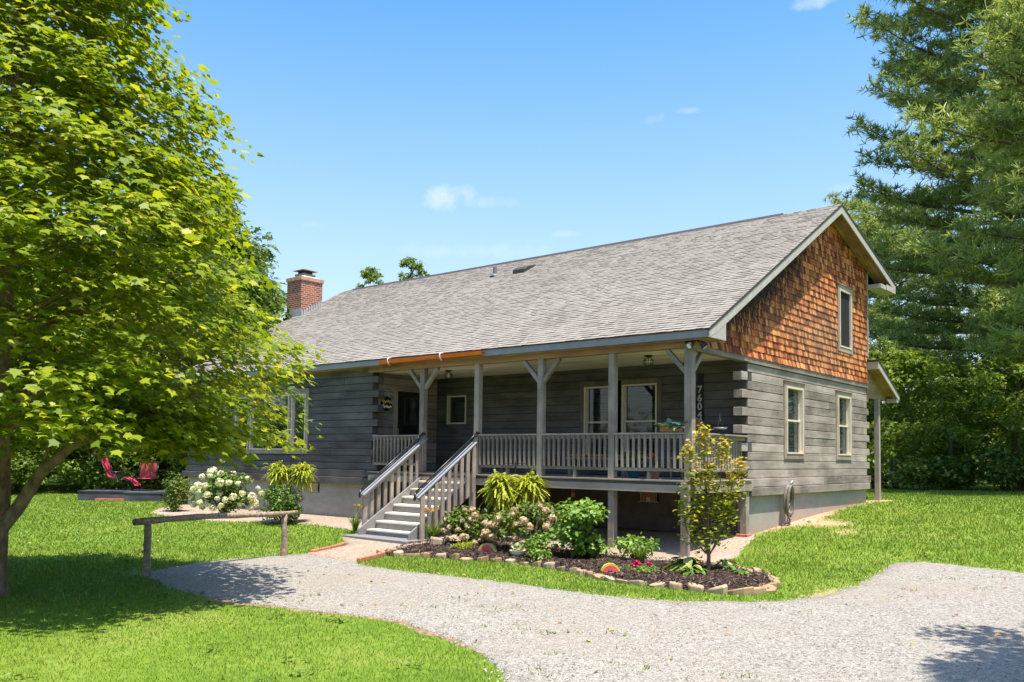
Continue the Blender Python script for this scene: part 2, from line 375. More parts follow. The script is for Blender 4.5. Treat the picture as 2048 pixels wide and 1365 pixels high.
M_pink = leafmat('faded_pink_petal', [(0, (.42, .25, .16)), (.5, (.64, .47, .32)), (1, (.80, .70, .50))], .3)
M_mag = leafmat('magenta_petal', [(0, (.5, .02, .12)), (1, (.75, .04, .2))], .3)
M_yel = leafmat('yellow_petal', [(0, (.7, .35, .01)), (1, (.8, .6, .02))], .3)
M_red = plain('red_petal', (.65, .02, .015), .5)

def bark(name, a, b, sc=(7, 7, 1.6)):
    m = Mat(name, .9, .15); n = m.noise(m.coord(sc), 2.2, 6, .65); m.col(m.ramp(n, [(.3, a), (.7, b)])); m.bump(n, .6, .02); return m.m
M_bark = bark('maple_bark', (.10, .07, .045), (.32, .235, .165), (5, 5, 3))
M_pbark = bark('pine_bark', (.06, .045, .035), (.2, .16, .13))
M_stem = plain('green_stem', (.10, .13, .03), .7)
M_twig = plain('brown_twig', (.16, .11, .065), .8, .3)
M_rail = bark('weathered_cedar_log', (.12, .08, .055), (.42, .33, .25), (9, 9, 9))

def mk_lawn():
    m = Mat('lawn_soil_and_turf', .9, .15); a = m.noise(m.coord(), .7, 5, .6); b = m.noise(m.coord(), 9, 5, .7)
    f = m.math('ADD', m.math('MULTIPLY', a, .5), m.math('MULTIPLY', b, .5))
    c = m.ramp(f, [(.3, (.055, .10, .010)), (.5, (.115, .185, .016)), (.7, (.22, .23, .06))])
    d = m.attr('dirt'); dm = m.math('ADD', m.math('MULTIPLY', d, 2.0), m.math('MULTIPLY', m.math('SUBTRACT', b, .62), 2.4))
    dm = m.math('MULTIPLY', m.math('MULTIPLY', dm, 1.0, True), m.math('MULTIPLY', d, 4, True))
    m.col(m.mix(dm, c, m.mix(a, (.36, .20, .12), (.46, .33, .23)))); m.bump(b, .5, .02); return m.m
M_lawn = mk_lawn()

def gravel(name, dark, mid, light, sc, patch):
    m = Mat(name, .9, .25); v = m.n('ShaderNodeTexVoronoi'); v.inputs['Scale'].default_value = sc; co = m.coord(); m.l(co, v.inputs['Vector'])
    v2 = m.n('ShaderNodeTexVoronoi'); v2.inputs['Scale'].default_value = sc * .47; m.l(co, v2.inputs['Vector'])
    s1 = m.n('ShaderNodeSeparateColor'); m.l(v.outputs['Color'], s1.inputs[0]); s2 = m.n('ShaderNodeSeparateColor'); m.l(v2.outputs['Color'], s2.inputs[0])
    f = m.math('ADD', m.math('MULTIPLY', s1.outputs[0], .65), m.math('MULTIPLY', s2.outputs[1], .35))
    c = m.ramp(f, [(.10, dark), (.26, mid), (.85, light)])
    p = m.noise(m.coord(), .55, 5, .6); c = m.mix(m.ramp(p, [(.45, (0, 0, 0)), (.72, (.6, .6, .6))]), c, m.mix(s1.outputs[1], patch, mid))
    m.col(c); m.bump(m.math('ADD', m.math('MULTIPLY', v.outputs['Distance'], -1), m.math('MULTIPLY', s1.outputs[2], .5)), .8, .02); return m.m
M_gravel = gravel('crushed_limestone', (.085, .074, .062), (.235, .217, .192), (.42, .392, .352), 66, (.38, .30, .225))
M_pea = gravel('tan_pea_gravel', (.13, .085, .055), (.32, .235, .175), (.50, .41, .33), 55, (.33, .22, .15))
def mk_mulch():
    m = Mat('dark_bark_mulch', .95, .15); v = m.n('ShaderNodeTexVoronoi'); v.inputs['Scale'].default_value = 28; m.l(m.coord((1, 1.6, 1)), v.inputs['Vector'])
    s1 = m.n('ShaderNodeSeparateColor'); m.l(v.outputs['Color'], s1.inputs[0])
    m.col(m.ramp(s1.outputs[0], [(0, (.022, .015, .013)), (.6, (.055, .036, .03)), (1, (.13, .09, .075))])); m.bump(m.math('ADD', v.outputs['Distance'], m.math('MULTIPLY', s1.outputs[1], .8)), 1, .04); return m.m
M_mulch = mk_mulch()
M_stone = Mat('buff_limestone', .85, .2)
_t = M_stone.attr(); _nz = M_stone.noise(M_stone.coord(), 7, 6, .65)
M_stone.col(M_stone.ramp(M_stone.math('ADD', M_stone.math('MULTIPLY', _t, .5), M_stone.math('MULTIPLY', _nz, .6)), [(.2, (.25, .15, .085)), (.5, (.38, .27, .165)), (.85, (.46, .39, .30))])); M_stone.bump(_nz, .5, .02); M_stone = M_stone.m
M_clay = plain('red_clay_brick', (.42, .15, .09), .85, .25)
M_terra = plain('terracotta', (.40, .19, .12), .8, .15)

# ------------------------------------------------------------------ the house
LX, AX, PY, DY = -17.54, -8.90, 2.29, 9.80
ZL0, CH, NC = -0.344, 0.182, 16
ROX, RLX = 0.42, -18.35
house = empty('log_house', (0, 0, -1.38), 'weathered grey log house with red cedar gable, grey shingle roof and front porch', 'house')

def sub_int(a, b, cuts):
    segs = [(a, b)]
    for c0, c1 in cuts:
        ns = []
        for s0, s1 in segs:
            if c1 <= s0 or c0 >= s1: ns.append((s0, s1)); continue
            if c0 > s0: ns.append((s0, c0))
            if c1 < s1: ns.append((c1, s1))
        segs = ns
    return segs

def log_wall(axis, face, inner, a, b, nc, openings, ext_a=0.0, ext_b=0.0, odd=0, mat=None, ledge=0.0, outdir=-1, joints=(), ztop=None):
    """courses of squared logs along an axis; face = outer plane, openings = (a0, a1, z0, z1), ends run past the corner on alternate courses"""
    mb = MB()
    for k in range(nc):
        z0, z1 = ZL0 + CH * k, ZL0 + CH * (k + 1) - .012
        if ztop and z1 > ztop: z1 = ztop
        aa = a - (ext_a * R.uniform(.9, 1.1) if k % 2 == odd else 0); bb = b + (ext_b * R.uniform(.9, 1.1) if k % 2 == odd else 0)
        f = face + R.uniform(-.004, .004)
        if k == 0: f += outdir * ledge
        elif k == 1: f += outdir * ledge * .5
        zs = sorted({z0, z1} | {z for o in openings for z in (o[2], o[3]) if z0 < z < z1})
        cutpts = [aa] + sorted(R.uniform(a, b) for _ in range(1 if b - a > 3 else 0)) + [bb]
        tints = [R.random() for _ in cutpts]
        for zi0, zi1 in zip(zs[:-1], zs[1:]):
            zm = (zi0 + zi1) / 2
            cuts = [(o[0], o[1]) for o in openings if o[2] < zm < o[3]]
            for q in range(len(cutpts) - 1):
                c0, c1 = cutpts[q], cutpts[q + 1] - (.004 if q < len(cutpts) - 2 else 0)
                for s0, s1 in sub_int(c0, c1, cuts):
                    if axis == 0: mb.box(s0, s1, min(f, inner), max(f, inner), zi0, zi1, 0, tints[q])
                    else: mb.box(min(f, inner), max(f, inner), s0, s1, zi0, zi1, 0, tints[q])
    # dark chinking core behind the joints
    zc0, zc1 = ZL0 + .01, (ztop or ZL0 + CH * nc) - .02
    cf = face - outdir * .018
    zs = sorted({zc0, zc1} | {z for o in openings for z in (o[2], o[3])})
    for zi0, zi1 in zip(zs[:-1], zs[1:]):
        for s0, s1 in sub_int(a + .02, b - .02, [(o[0], o[1]) for o in openings if o[2] < (zi0 + zi1) / 2 < o[3]]):
            lo, hi = min(cf, inner + outdir * .02), max(cf, inner + outdir * .02)
            if axis == 0: mb.box(s0, s1, lo, hi, zi0, zi1, 1, .5)
            else: mb.box(lo, hi, s0, s1, zi0, zi1, 1, .5)
    return mb.build('log_wall', [mat, M_dark], house, bevel=.007)

def window(axis, face, outdir, a0, a1, z0, z1, casing=.115, double=True, panes=1, splits=None, blinds=True, top_cap=True):
    """casing > frame, pane, blind ; a0..z1 is the outside of the casing"""
    def P(u0, u1, d0, d1, za, zb):      # d measured outward from the wall face
        lo, hi = face + outdir * d0, face + outdir * d1
        lo, hi = min(lo, hi), max(lo, hi)
        return (u0, u1, lo, hi, za, zb) if axis == 0 else (lo, hi, u0, u1, za, zb)
    c = MB(); T = .030
    c.box(*P(a0, a0 + casing, -.05, T, z0, z1)); c.box(*P(a1 - casing, a1, -.05, T, z0, z1))
    c.box(*P(a0 + casing, a1 - casing, -.05, T - .003, z0, z0 + casing)); c.box(*P(a0 + casing, a1 - casing, -.05, T - .003, z1 - casing, z1))
    if top_cap: c.box(*P(a0 - .015, a1 + .015, -.02, T + .025, z1, z1 + .022))
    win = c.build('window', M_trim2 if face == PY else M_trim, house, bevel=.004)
    i0, i1, j0, j1 = a0 + casing, a1 - casing, z0 + casing, z1 - casing
    cells = [(i0, i1)] if not splits else splits
    fr = MB(); gl = MB(); bl = MB()
    for u0, u1 in cells:
        w = .035
        fr.box(*P(u0, u0 + w, -.09, T + .012, j0, j1)); fr.box(*P(u1 - w, u1, -.09, T + .012, j0, j1))
        fr.box(*P(u0 + w, u1 - w, -.09, T + .010, j0, j0 + w)); fr.box(*P(u0 + w, u1 - w, -.09, T + .010, j1 - w, j1))
        if double:
            zm = (j0 + j1) / 2
            fr.box(*P(u0 + w, u1 - w, -.075, -.02, zm - .02, zm + .02))
            for s0, s1, dd in ((j0 + w, zm - .02, -.045), (zm + .02, j1 - w, -.07)):
                fr.box(*P(u0 + w, u0 + w + .03, dd - .02, dd + .02, s0, s1)); fr.box(*P(u1 - w - .03, u1 - w, dd - .02, dd + .02, s0, s1))
        gl.box(*P(u0 + w + .001, u1 - w - .001, -.062, -.056, j0 + w, j1 - w))
        if blinds:
            n = int((j1 - j0) / .035)
            for q in range(n):
                zz = j0 + .05 + q * .035
                if zz > j1 - .05: break
                bl.box(*P(u0 + w + .03, u1 - w - .03, -.125, -.095, zz, zz + ((.020 + .008 * R.random()) if axis else (.006 + .012 * R.random()))))
        # dark sheet added behind the glass, standing in for the unlit room
    fr.build('frame', M_frame, win, bevel=.002); gl.build('pane', M_glass, win)
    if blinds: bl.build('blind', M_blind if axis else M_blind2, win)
    rm = MB(); rm.box(*P(i0 - .05, i1 + .05, -.40, -.36, j0 - .05, j1 + .05)); rm.build('dark_room_sheet', M_dark, win)
    return win

# --- walls
LWIN = (-15.02, -11.46, .40, 2.14)
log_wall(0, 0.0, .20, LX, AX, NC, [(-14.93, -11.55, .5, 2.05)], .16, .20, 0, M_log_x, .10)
log_wall(1, AX, AX - .2, .20, PY, NC, [(.82, 1.76, 0, 2.06)], .17, 0, 1, M_log_y, 0, outdir=1)
PW1, PW2 = (-4.16, -3.03, .28, 2.16), (-3.12, -1.99, .28, 2.17)
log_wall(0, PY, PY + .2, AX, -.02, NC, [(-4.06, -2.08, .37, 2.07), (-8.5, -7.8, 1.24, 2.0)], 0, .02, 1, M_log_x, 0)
G1, G2, G3 = (4.13, 5.31, .426, 2.153), (7.40, 8.54, .426, 2.153), (7.527, 8.61, 3.172, 4.877)
log_wall(1, 0.0, -.2, PY + .02, DY, 15, [(4.22, 5.22, .52, 2.06), (7.49, 8.45, .52, 2.06)], .27, .20, 1, M_log_y, .085, outdir=1, ztop=2.386)
log_wall(1, LX, LX + .2, .20, DY, NC, [], .15, .2, 1, M_log_y, .05, outdir=-1)
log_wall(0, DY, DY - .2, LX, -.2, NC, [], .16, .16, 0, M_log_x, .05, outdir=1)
mb = MB(); mb.box(LX, -.01, DY - .15, DY - .01, 2.57, 5.15); mb.build('upper_wall', M_log_x, house)
mb = MB()
prof = [(.05, 2.58)] + [(y, roofz(y) - .15) for y in (.3, RY, DY - .02)] + [(DY - .02, 2.58)]
mb.prism(prof, 0, LX + .02, LX + .14); mb.build('gable_wall', M_log_y, house)
# band board under the cedar, backing and shakes
mb = MB(); mb.box(-.04, .035, PY - .02, DY + .02, 2.386, 2.53); mb.build('band_board', M_wy, house)
mb = MB(); prof = [(-.12, 2.53), (-.12, roofz(-.12) - .16), (RY, RZ - .19), (DY, roofz(DY) - .17), (DY, 2.53)]
mb.prism(prof, 0, -.14, .004, 1)
zr, row = 2.505, 0
while zr < 6.5:
    y = -.12 - R.random() * .1
    while y < DY:
        wd = R.uniform(.055, .155); y0, y1 = max(y, -.12), min(y + wd - .005, DY); y += wd
        if y1 - y0 < .02: continue
        if y1 > G3[0] + .02 and y0 < G3[1] - .02 and zr > G3[2] - .02 and zr + .15 < G3[3] + .04: continue
        top0, top1 = min(zr + .185, roofz(y0) - .17), min(zr + .185, roofz(y1) - .17)
        zb = zr + R.uniform(-.006, .006)
        if top0 < zb + .01 or top1 < zb + .01: continue
        tb = R.uniform(.026, .034) + (.02 if row == 0 else 0)
        vs = [(.004, y0, zb), (.004 + tb, y0, zb), (.004 + tb, y1, zb), (.004, y1, zb), (.003, y0, top0), (.009, y0, top0), (.009, y1, top1), (.003, y1, top1)]
        mb.add(vs, [(0, 3, 2, 1), (1, 2, 6, 5), (0, 1, 5, 4), (3, 7, 6, 2)], 0)
    zr += .15; row += 1
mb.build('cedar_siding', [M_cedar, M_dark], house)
mb = MB(); mb.box(-.02, .045, DY + .002, DY + .075, 3.2, roofz(DY) - .2); mb.build('corner_board', M_wz, house)
# --- foundation
mb = MB()
for x0, x1, y0, y1 in ((LX + .03, AX - .03, .03, .25), (LX + .03, LX + .25, .25, DY - .03), (LX + .03, -.03, DY - .25, DY - .03), (-.25, -.03, PY + .05, DY - .25), (AX - .25, AX - .03, .25, PY)):
    mb.box(x0, x1, y0, y1, -1.9, ZL0 + .005)
mb.build('foundation', M_conc, house)
mb = MB(); mb.box(AX - .03, -.25, PY + .05, PY + .25, -1.9, ZL0 + .005); mb.build('foundation', plain('dark_brown_block', (.14, .108, .098), .85, .25, 3), house)  # block wall behind the deck, darker brown than the other foundation walls
def vent(x0, x1, z0, z1, y):
    f = MB(); f.box(x0 - .03, x1 + .03, y - .02, y, z0 - .03, z1 + .03, 1)
    n = 11
    for i in range(n):
        xx = x0 + (x1 - x0) * (i + .5) / n; f.box(xx - .010, xx + .010, y - .034, y - .018, z0, z1)
    f.box(x0 - .035, x1 + .035, y - .03, y - .021, z1, z1 + .02); f.box(x0 - .035, x1 + .035, y - .03, y - .021, z0 - .02, z0)
    return f.build('foundation_vent', [plain('tan_vent', (.5, .38, .24), .6), M_dark], house)
vent(-2.56, -2.12, -.55, -.36, PY + .05); vent(-11.46, -11.0, -.58, -.40, .03)
M_vo, M_vw = plain('orange_tape', (.62, .16, .05), .6), plain('cream_tape', (.66, .58, .42), .6)
for xx, zz in ((-4.36, -.44), (-2.33, -.46)):
    f = MB(); f.box(xx - .055, xx + .055, PY + .0, PY + .014, zz, zz + .09, 0); f.box(xx - .052, xx + .052, PY + .001, PY + .014, zz - .09, zz, 1); f.build('foundation_tag', [M_vo, M_vw], house)

# --- roof: slabs, shingle tabs, ridge cap
mb = MB()
T = .11
def slab(poly, x0, x1): mb.prism(poly, 0, x0, x1, 1)
y_r, z_r = 11.10, roofz(11.10)
slab([(E1, EZ - .02), (RY, RZ - .02), (RY, RZ - .02 - T), (E1 + .02, EZ - .02 - T)], RLX, ROX - .01)
slab([(RY, RZ - .021), (y_r, z_r - .02), (y_r, z_r - .02 - T), (RY, RZ - .021 - T)], RLX, ROX - .01)
def tabs(ya, za, yb, zb):
    a, b = Vector((0, ya, za)), Vector((0, yb, zb)); L = (b - a).length; d = (b - a) / L; nr = Vector((0, -d.z, d.y)); nr = nr if nr.z > 0 else -nr
    s, k = -.02, 0
    while s < L - .02:
        s1 = min(s + .138, L); x = RLX - .02 - R.random() * .3; drift = R.uniform(-.004, .004)
        while x < ROX + .01:
            wd = R.uniform(.10, .24); x0, x1 = max(x, RLX - .02), min(x + wd - .004, ROX + .012); x += wd
            if x1 - x0 < .02: continue
            lift = R.choice((.010, .012, .017)); ss = s + drift + R.uniform(-.002, .002)
            p = [a + d * ss + nr * lift, a + d * s1 + nr * .001]
            q = a + d * ss - nr * .004
            vs = [(x0, p[0].y, p[0].z), (x1, p[0].y, p[0].z), (x1, p[1].y, p[1].z), (x0, p[1].y, p[1].z), (x0, q.y, q.z), (x1, q.y, q.z)]
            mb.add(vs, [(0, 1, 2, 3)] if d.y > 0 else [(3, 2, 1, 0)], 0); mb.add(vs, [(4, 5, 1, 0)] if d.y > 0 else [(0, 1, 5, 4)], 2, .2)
        s += .124; k += 1
tabs(E1 - .02, EZ, RY, RZ); tabs(y_r + .02, z_r, RY, RZ)
x = -17.9
mb2 = MB()
while x < -1.3:
    mb2.prism([(RY - .13, RZ - .055), (RY, RZ + .035), (RY + .14, RZ - .02), (RY, RZ + .02)], 0, x, x + .30); x += .29
roof = mb.build('roof', [M_roof, M_drip, M_roofdark], house)
mb2.build('ridge_vent', M_drip, roof)
mb = MB(); mb.box(RLX + .01, ROX - .035, E1 - .008, E1 + .018, 2.595, 2.722); mb.build('fascia', M_fascia, house)
mb = MB(); mb.box(RLX, ROX - .0, E1 - .018, E1 + .03, 2.724, 2.742); mb.build('drip_edge', plain('rusty_drip_edge', (.20, .085, .04), .6), house)
mb = MB()
mb.box(RLX + .02, -.02, E1 + .02, -.075, 2.585, 2.60); mb.box(RLX + .02, ROX - .05, E1 + .02, E1 + .09, 2.560, 2.584); mb.box(-.02, ROX - .05, E1 + .02, .44, 2.586, 2.60)
mb.box(AX, -.15, -.072, -.055, 2.46, 2.585); mb.box(LX, AX, -.03, -.012, 2.53, 2.585)
mb.build('front_soffit', M_soffit_x, house)
# rake boards, soffit of the gable overhang, boxed returns
def rake_board(poly, x0, x1, mi=0):
    m_ = MB(); m_.prism(poly, 0, x0, x1); return m_
rb = MB()
rb.prism([(E1, EZ - .045), (RY, RZ - .045), (RY, RZ - .23), (E1 + .30, roofz(E1 + .30) - .215), (E1 + .02, EZ - .155)], 0, ROX - .03, ROX)
rb.prism([(RY, RZ - .045), (y_r, z_r - .045), (y_r - .02, z_r - .20), (RY, RZ - .23)], 0, ROX - .031, ROX - .001)
rb.prism([(E1 + .01, EZ - .14), (.45, roofz(.45) - .19), (.45, 2.59), (E1 + .01, 2.59)], 0, ROX - .034, ROX - .004)
rb.build('rake_board', M_rake, house, bevel=.003)
rb = MB()
rb.prism([(E1 - .02, EZ + .004), (RY, RZ + .004), (RY, RZ - .044), (E1 - .02, EZ - .044)], 0, ROX - .008, ROX + .012)
rb.prism([(RY, RZ + .003), (y_r + .02, z_r + .002), (y_r + .02, z_r - .044), (RY, RZ - .044)], 0, ROX - .009, ROX + .011)
rb.build('rake_drip_edge', M_drip, house)
sf = MB()
nb = 30
for i in range(2):
    for (ya, yb) in (((.46, RY) if i == 0 else (RY, y_r)),):
        for q in range(4):      # four boards running down the slope
            x0, x1 = .01 + q * .095, .01 + (q + 1) * .095 - .004
            yy = ya
            while yy < yb:
                y2 = min(yb, yy + R.uniform(.7, 1.8))
                sf.add([(x0, yy, roofz(yy) - .155), (x1, yy, roofz(yy) - .155), (x1, y2 - .004, roofz(y2) - .155), (x0, y2 - .004, roofz(y2) - .155)], [(0, 3, 2, 1)])
                yy = y2
sf.build('gable_soffit', M_soffit_y, house)
mb = MB(); mb.box(.01, ROX - .032, DY + .09, y_r - .01, z_r - .27, z_r - .15); mb.box(ROX - .03, ROX - .004, 10.30, y_r - .005, z_r - .27, z_r - .12)
mb.build('eave_return', M_rake, house, bevel=.003)
mb = MB(); mb.box(LX, 0.0, DY + .01, y_r - .02, z_r - .145, z_r - .132); mb.build('rear_soffit', M_soffit_x, house)
mb = MB(); mb.prism([(E1, EZ - .045), (RY, RZ - .045), (RY, RZ - .22), (E1 + .02, EZ - .18)], 0, RLX, RLX + .03); mb.prism([(RY, RZ - .045), (y_r, z_r - .045), (y_r, z_r - .2), (RY, RZ - .22)], 0, RLX, RLX + .03)
mb.build('rake_board', M_rake, house)
# roof pipe and box vent
mb = MB(); zz = roofz(5.44); mb.tube([(-9.64, 5.44, zz - .05), (-9.64, 5.44, zz + .26)], .055, 10); mb.lathe([(.16, -.02), (.12, .03), (.06, .06)], (-9.64, 5.44, zz), 12); mb.build('vent_pipe', plain('grey_pipe', (.13, .14, .15), .5), house)
mb = MB(); b0, b1 = roofz(5.25), roofz(5.8)
mb.prism([(5.25, b0 - .02), (5.25, b0 + .13), (5.42, b0 + .24), (5.8, b1 + .05), (5.8, b1 - .02)], 0, -8.78, -8.32); mb.build('roof_vent', M_drip, house, bevel=.01)
# chimney
ch = MB(); cx0, cx1, cy0, cy1 = -18.78, -17.93, 4.40, 5.33
ch.box(cx0, cx1, cy0, cy1, -1.3, 6.66); 
chim = ch.build('chimney', M_brick, house)
ch = MB(); ch.box(cx0 - .04, cx1 + .04, cy0 - .04, cy1 + .04, 6.66, 6.80); ch.build('brick_crown', bark('crown_brick', (.34, .17, .10), (.52, .36, .26)), chim, bevel=.01)
ch = MB(); ch.add([(cx0, cy0, 6.80), (cx1, cy0, 6.80), (cx1, cy1, 6.80), (cx0, cy1, 6.80), (cx0 + .25, cy0 + .25, 6.90), (cx1 - .25, cy0 + .25, 6.90), (cx1 - .25, cy1 - .25, 6.90), (cx0 + .25, cy1 - .25, 6.90)], [(0, 1, 5, 4), (1, 2, 6, 5), (2, 3, 7, 6), (3, 0, 4, 7), (4, 5, 6, 7)])
ch.build('mortar_wash', plain('pale_mortar', (.72, .7, .66), .8), chim)
ch = MB(); mx_, my_ = (cx0 + cx1) / 2, (cy0 + cy1) / 2
ch.box(mx_ - .25, mx_ + .25, my_ - .27, my_ + .27, 6.88, 6.96); ch.box(mx_ - .17, mx_ + .17, my_ - .19, my_ + .19, 6.96, 7.08, 1)
ch.add([(mx_ - .33, my_ - .35, 7.08), (mx_ + .33, my_ - .35, 7.08), (mx_ + .33, my_ + .35, 7.08), (mx_ - .33, my_ + .35, 7.08), (mx_, my_, 7.20)], [(0, 1, 4), (1, 2, 4), (2, 3, 4), (3, 0, 4), (3, 2, 1, 0)])
ch.build('chimney_cap', [plain('brown_cap', (.20, .17, .13), .5), M_black], chim)
ch = MB()
ch.box(cx0 + .22, cx1 + .012, cy0 - .015, cy0 + .002, roofz(cy0) - .02, roofz(cy0) + .27)
for i in range(9):
    ya, yb = cy0 + i * .104, cy0 + (i + 1) * .104 + .01
    ch.box(cx1 - .002, cx1 + .010 + .002 * (i % 2), ya, yb, roofz(ya) - .05, roofz(ya) + .20)
    ch.bar((cx1 + .016, ya, roofz(ya) + .02), (cx1 + .016, ya, roofz(ya) + .2), .012, .012, (0, 1, 0), 1)
ch.build('flashing', [M_steel, M_drip], chim)
# copper gutter on the fascia
g = MB(); pts = []
n = 10
for (xx, zo) in ((-8.29, 2.645), (-6.9, 2.65), (-5.9, 2.655), (-4.97, 2.66)):
    for j in range(n + 1):
        a = math.pi * j / n; pts.append((xx, E1 - .075 - .065 * math.cos(a), zo + .03 - .085 * math.sin(a)))
fs = [(i * (n + 1) + j, i * (n + 1) + j + 1, (i + 1) * (n + 1) + j + 1, (i + 1) * (n + 1) + j) for i in range(3) for j in range(n)]
g.add(pts, fs, 0, .5); g.add(pts[-(n + 1):], [tuple(range(n + 1))], 0, .5); g.add(pts[:n + 1], [tuple(range(n + 1))], 0, .5)
mcop = Mat('copper_sheet', .32, .5); mcop.b.inputs['Metallic'].default_value = .85; mcop.col(mcop.ramp(mcop.noise(mcop.coord((.6, 3, 3)), 3), [(.3, (.58, .11, .025)), (.7, (.86, .22, .045))]))
gut = g.build('gutter', mcop.m, house, smooth=True)
for xx in (-7.95, -6.2):
    g = MB(); g.tube([(xx, E1 - .01, 2.73), (xx, E1 - .10, 2.735), (xx, E1 - .155, 2.70), (xx + .02, E1 - .16, 2.62), (xx + .03, E1 - .11, 2.56), (xx + .02, E1 - .04, 2.57)], .016, 6); g.build('gutter_bracket', plain('pale_copper', (.7, .5, .4), .4, metal=.4), gut, smooth=True)
for xx in (-7.1, -6.45, -5.4):
    pass

# --- rear porch (lean-to) seen past the back corner
LZ = lambda y: 3.15 - .44 * (y - 9.75)
lt = MB(); lt.prism([(9.75, LZ(9.75)), (11.72, LZ(11.72)), (11.72, LZ(11.72) - .03), (9.75, LZ(9.75) - .03)], 0, -12, .34); 
lroof = lt.build('rear_porch_roof', M_drip, house)
lt = MB(); lt.prism([(9.82, LZ(9.82) - .03), (11.70, LZ(11.70) - .03), (11.67, LZ(11.7) - .16), (9.82, LZ(9.82) - .20)], 0, .29, .325)
lt.box(-.07, .322, 9.80, 9.825, LZ(9.8) - .235, LZ(9.8) - .032); lt.box(.02, .31, 11.5, 11.69, LZ(11.7) - .21, LZ(11.7) - .10); lt.build('rake_board', M_rake, lroof, bevel=.003)
lt = MB(); lt.add([(.0, 9.85, LZ(9.85) - .17), (.29, 9.85, LZ(9.85) - .17), (.29, 11.5, LZ(11.5) - .13), (.0, 11.5, LZ(11.5) - .13)], [(0, 3, 2, 1)]); lt.build('soffit', M_soffit_y, lroof)
lt = MB(); lt.prism([(9.85, LZ(9.85) - .19), (11.55, LZ(11.55) - .12), (11.55, 2.13), (9.85, 2.13)], 0, -.06, 0.0); lt.box(-12, 0, 11.5, 11.62, 2.13, 2.30); lt.build('beam', M_soffit_y, lroof)
lt = MB(); lt.box(-.07, .06, 10.66, 10.79, -.95, 2.13); lt.build('rear_post', M_wz, house, bevel=.005)

# --- windows
window(1, 0.0, 1, *G1); window(1, 0.0, 1, *G2)
window(1, 0.012, 1, *G3)
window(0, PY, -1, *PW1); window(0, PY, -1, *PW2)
window(0, 0.0, -1, *LWIN, casing=.11, double=False, splits=[(-14.91, -14.25), (-14.15, -12.32), (-12.20, -11.57)])
window(0, PY, -1, -8.53, -7.77, 1.21, 2.03, casing=.035, double=False)
# front door on the side wall of the porch
d = MB(); d.box(AX - .12, AX - .08, .84, 1.74, .02, 2.05); door = d.build('front_door', M_door, house)
d = MB(); d.box(AX - .03, AX + .035, .72, .83, 0, 2.14); d.box(AX - .03, AX + .035, 1.75, 1.86, 0, 2.14); d.box(AX - .03, AX + .033, .83, 1.75, 2.05, 2.14); d.build('door_casing', M_trim, door)
d = MB(); d.box(AX - .078, AX - .072, .96, 1.62, .25, 1.92); d.build('storm_glass', M_glass, door)
d = MB(); d.tube([(AX - .07, .92, .95), (AX - .03, .92, .95), (AX - .03, .92, 1.08), (AX - .07, .92, 1.08)], .011, 6); d.build('handle', M_steel, door)

# --- porch: deck, beams, posts, braces, ceiling
mb = MB(); y = -.13
while y < PY - .01:
    mb.box(AX + .01, .10, y, min(y + .134, PY - .005), -.034, 0); y += .14
mb.build('porch_deck', M_wx, house, bevel=.004)
mb = MB(); mb.box(AX + .02, .05, -.06, -.02, -.098, -.036); mb.build('rim_board', plain('dark_rim_paint', (.16, .15, .155), .6), house)
mb = MB(); mb.box(AX + .02, .08, -.115, -.062, -.235, -.09); mb.box(.03, .08, -.06, PY + .1, -.235, -.036); mb.build('deck_beam', M_wx, house, bevel=.005)
mb = MB()
for xx in np.arange(AX + .4, 0, .61): mb.box(xx, xx + .04, -.02, PY, -.22, -.04)
mb.build('deck_joists', plain('raw_joist', (.16, .12, .09), .9), house)
mb = MB(); mb.box(AX - .1, .0, -.07, .07, 2.452, 2.605); mb.box(-.13, -.002, .07, PY + .02, 2.40, 2.54); mb.build('porch_beam', plain('brown_stained_beam', (.22, .15, .12), .6, .2), house, bevel=.006)
mb = MB(); y = .07
while y < PY:
    mb.box(AX, -.13, y, min(y + .088, PY), 2.47, 2.485); y += .09
mb.build('porch_ceiling', M_ceil, house)
mb = MB(); mb.box(-.001, .035, -.10, PY - .02, 2.40, 2.525); mb.build('band_board', M_wy, house, bevel=.004)
PX = [-7.08, -5.34, -3.55, -1.77, -.09]
for i, px in enumerate(PX):
    p = MB(); hw = .082 if i == 4 else .07
    p.box(px - hw, px + hw, -.07, .07, .0, 2.452)
    p.build('porch_post', M_wz, house, bevel=.008)
    p = MB(); zb = float(gz(px, -.05)) - .15
    p.box(px - hw - .005, px + hw + .005, -.19, -.117, zb, -.04) if i in (1,) else p.box(px - hw, px + hw, -.20 if i == 4 else -.06, -.117 if i == 4 else .08, zb, -.04 if i == 4 else -.237)
    p.build('support_post', M_wz, house, bevel=.008)
    if i in (0, 2, 4):
        for sgn in (-1, 1):
            if i == 4 and sgn == 1: continue
            q = MB(); q.bar((px + sgn * .05, .0, 1.98), (px + sgn * .47, .0, 2.44), .085, .09, (0, 1, 0)); q.build('knee_brace', M_wx, house, bevel=.005)
    if i == 4:
        q = MB(); q.bar((px, .05, 1.98), (px, .47, 2.42), .085, .09, (1, 0, 0)); q.build('knee_brace', M_wy, house, bevel=.005)
p = MB(); p.box(-.10, .045, PY - .17, PY - .03, -1.12, -.237); p.build('support_post', M_wz, house, bevel=.008)
p = MB(); p.box(-.16, .09, PY - .23, PY + .02, -1.35, -1.10); p.build('post_footing', M_clay, house, bevel=.01)

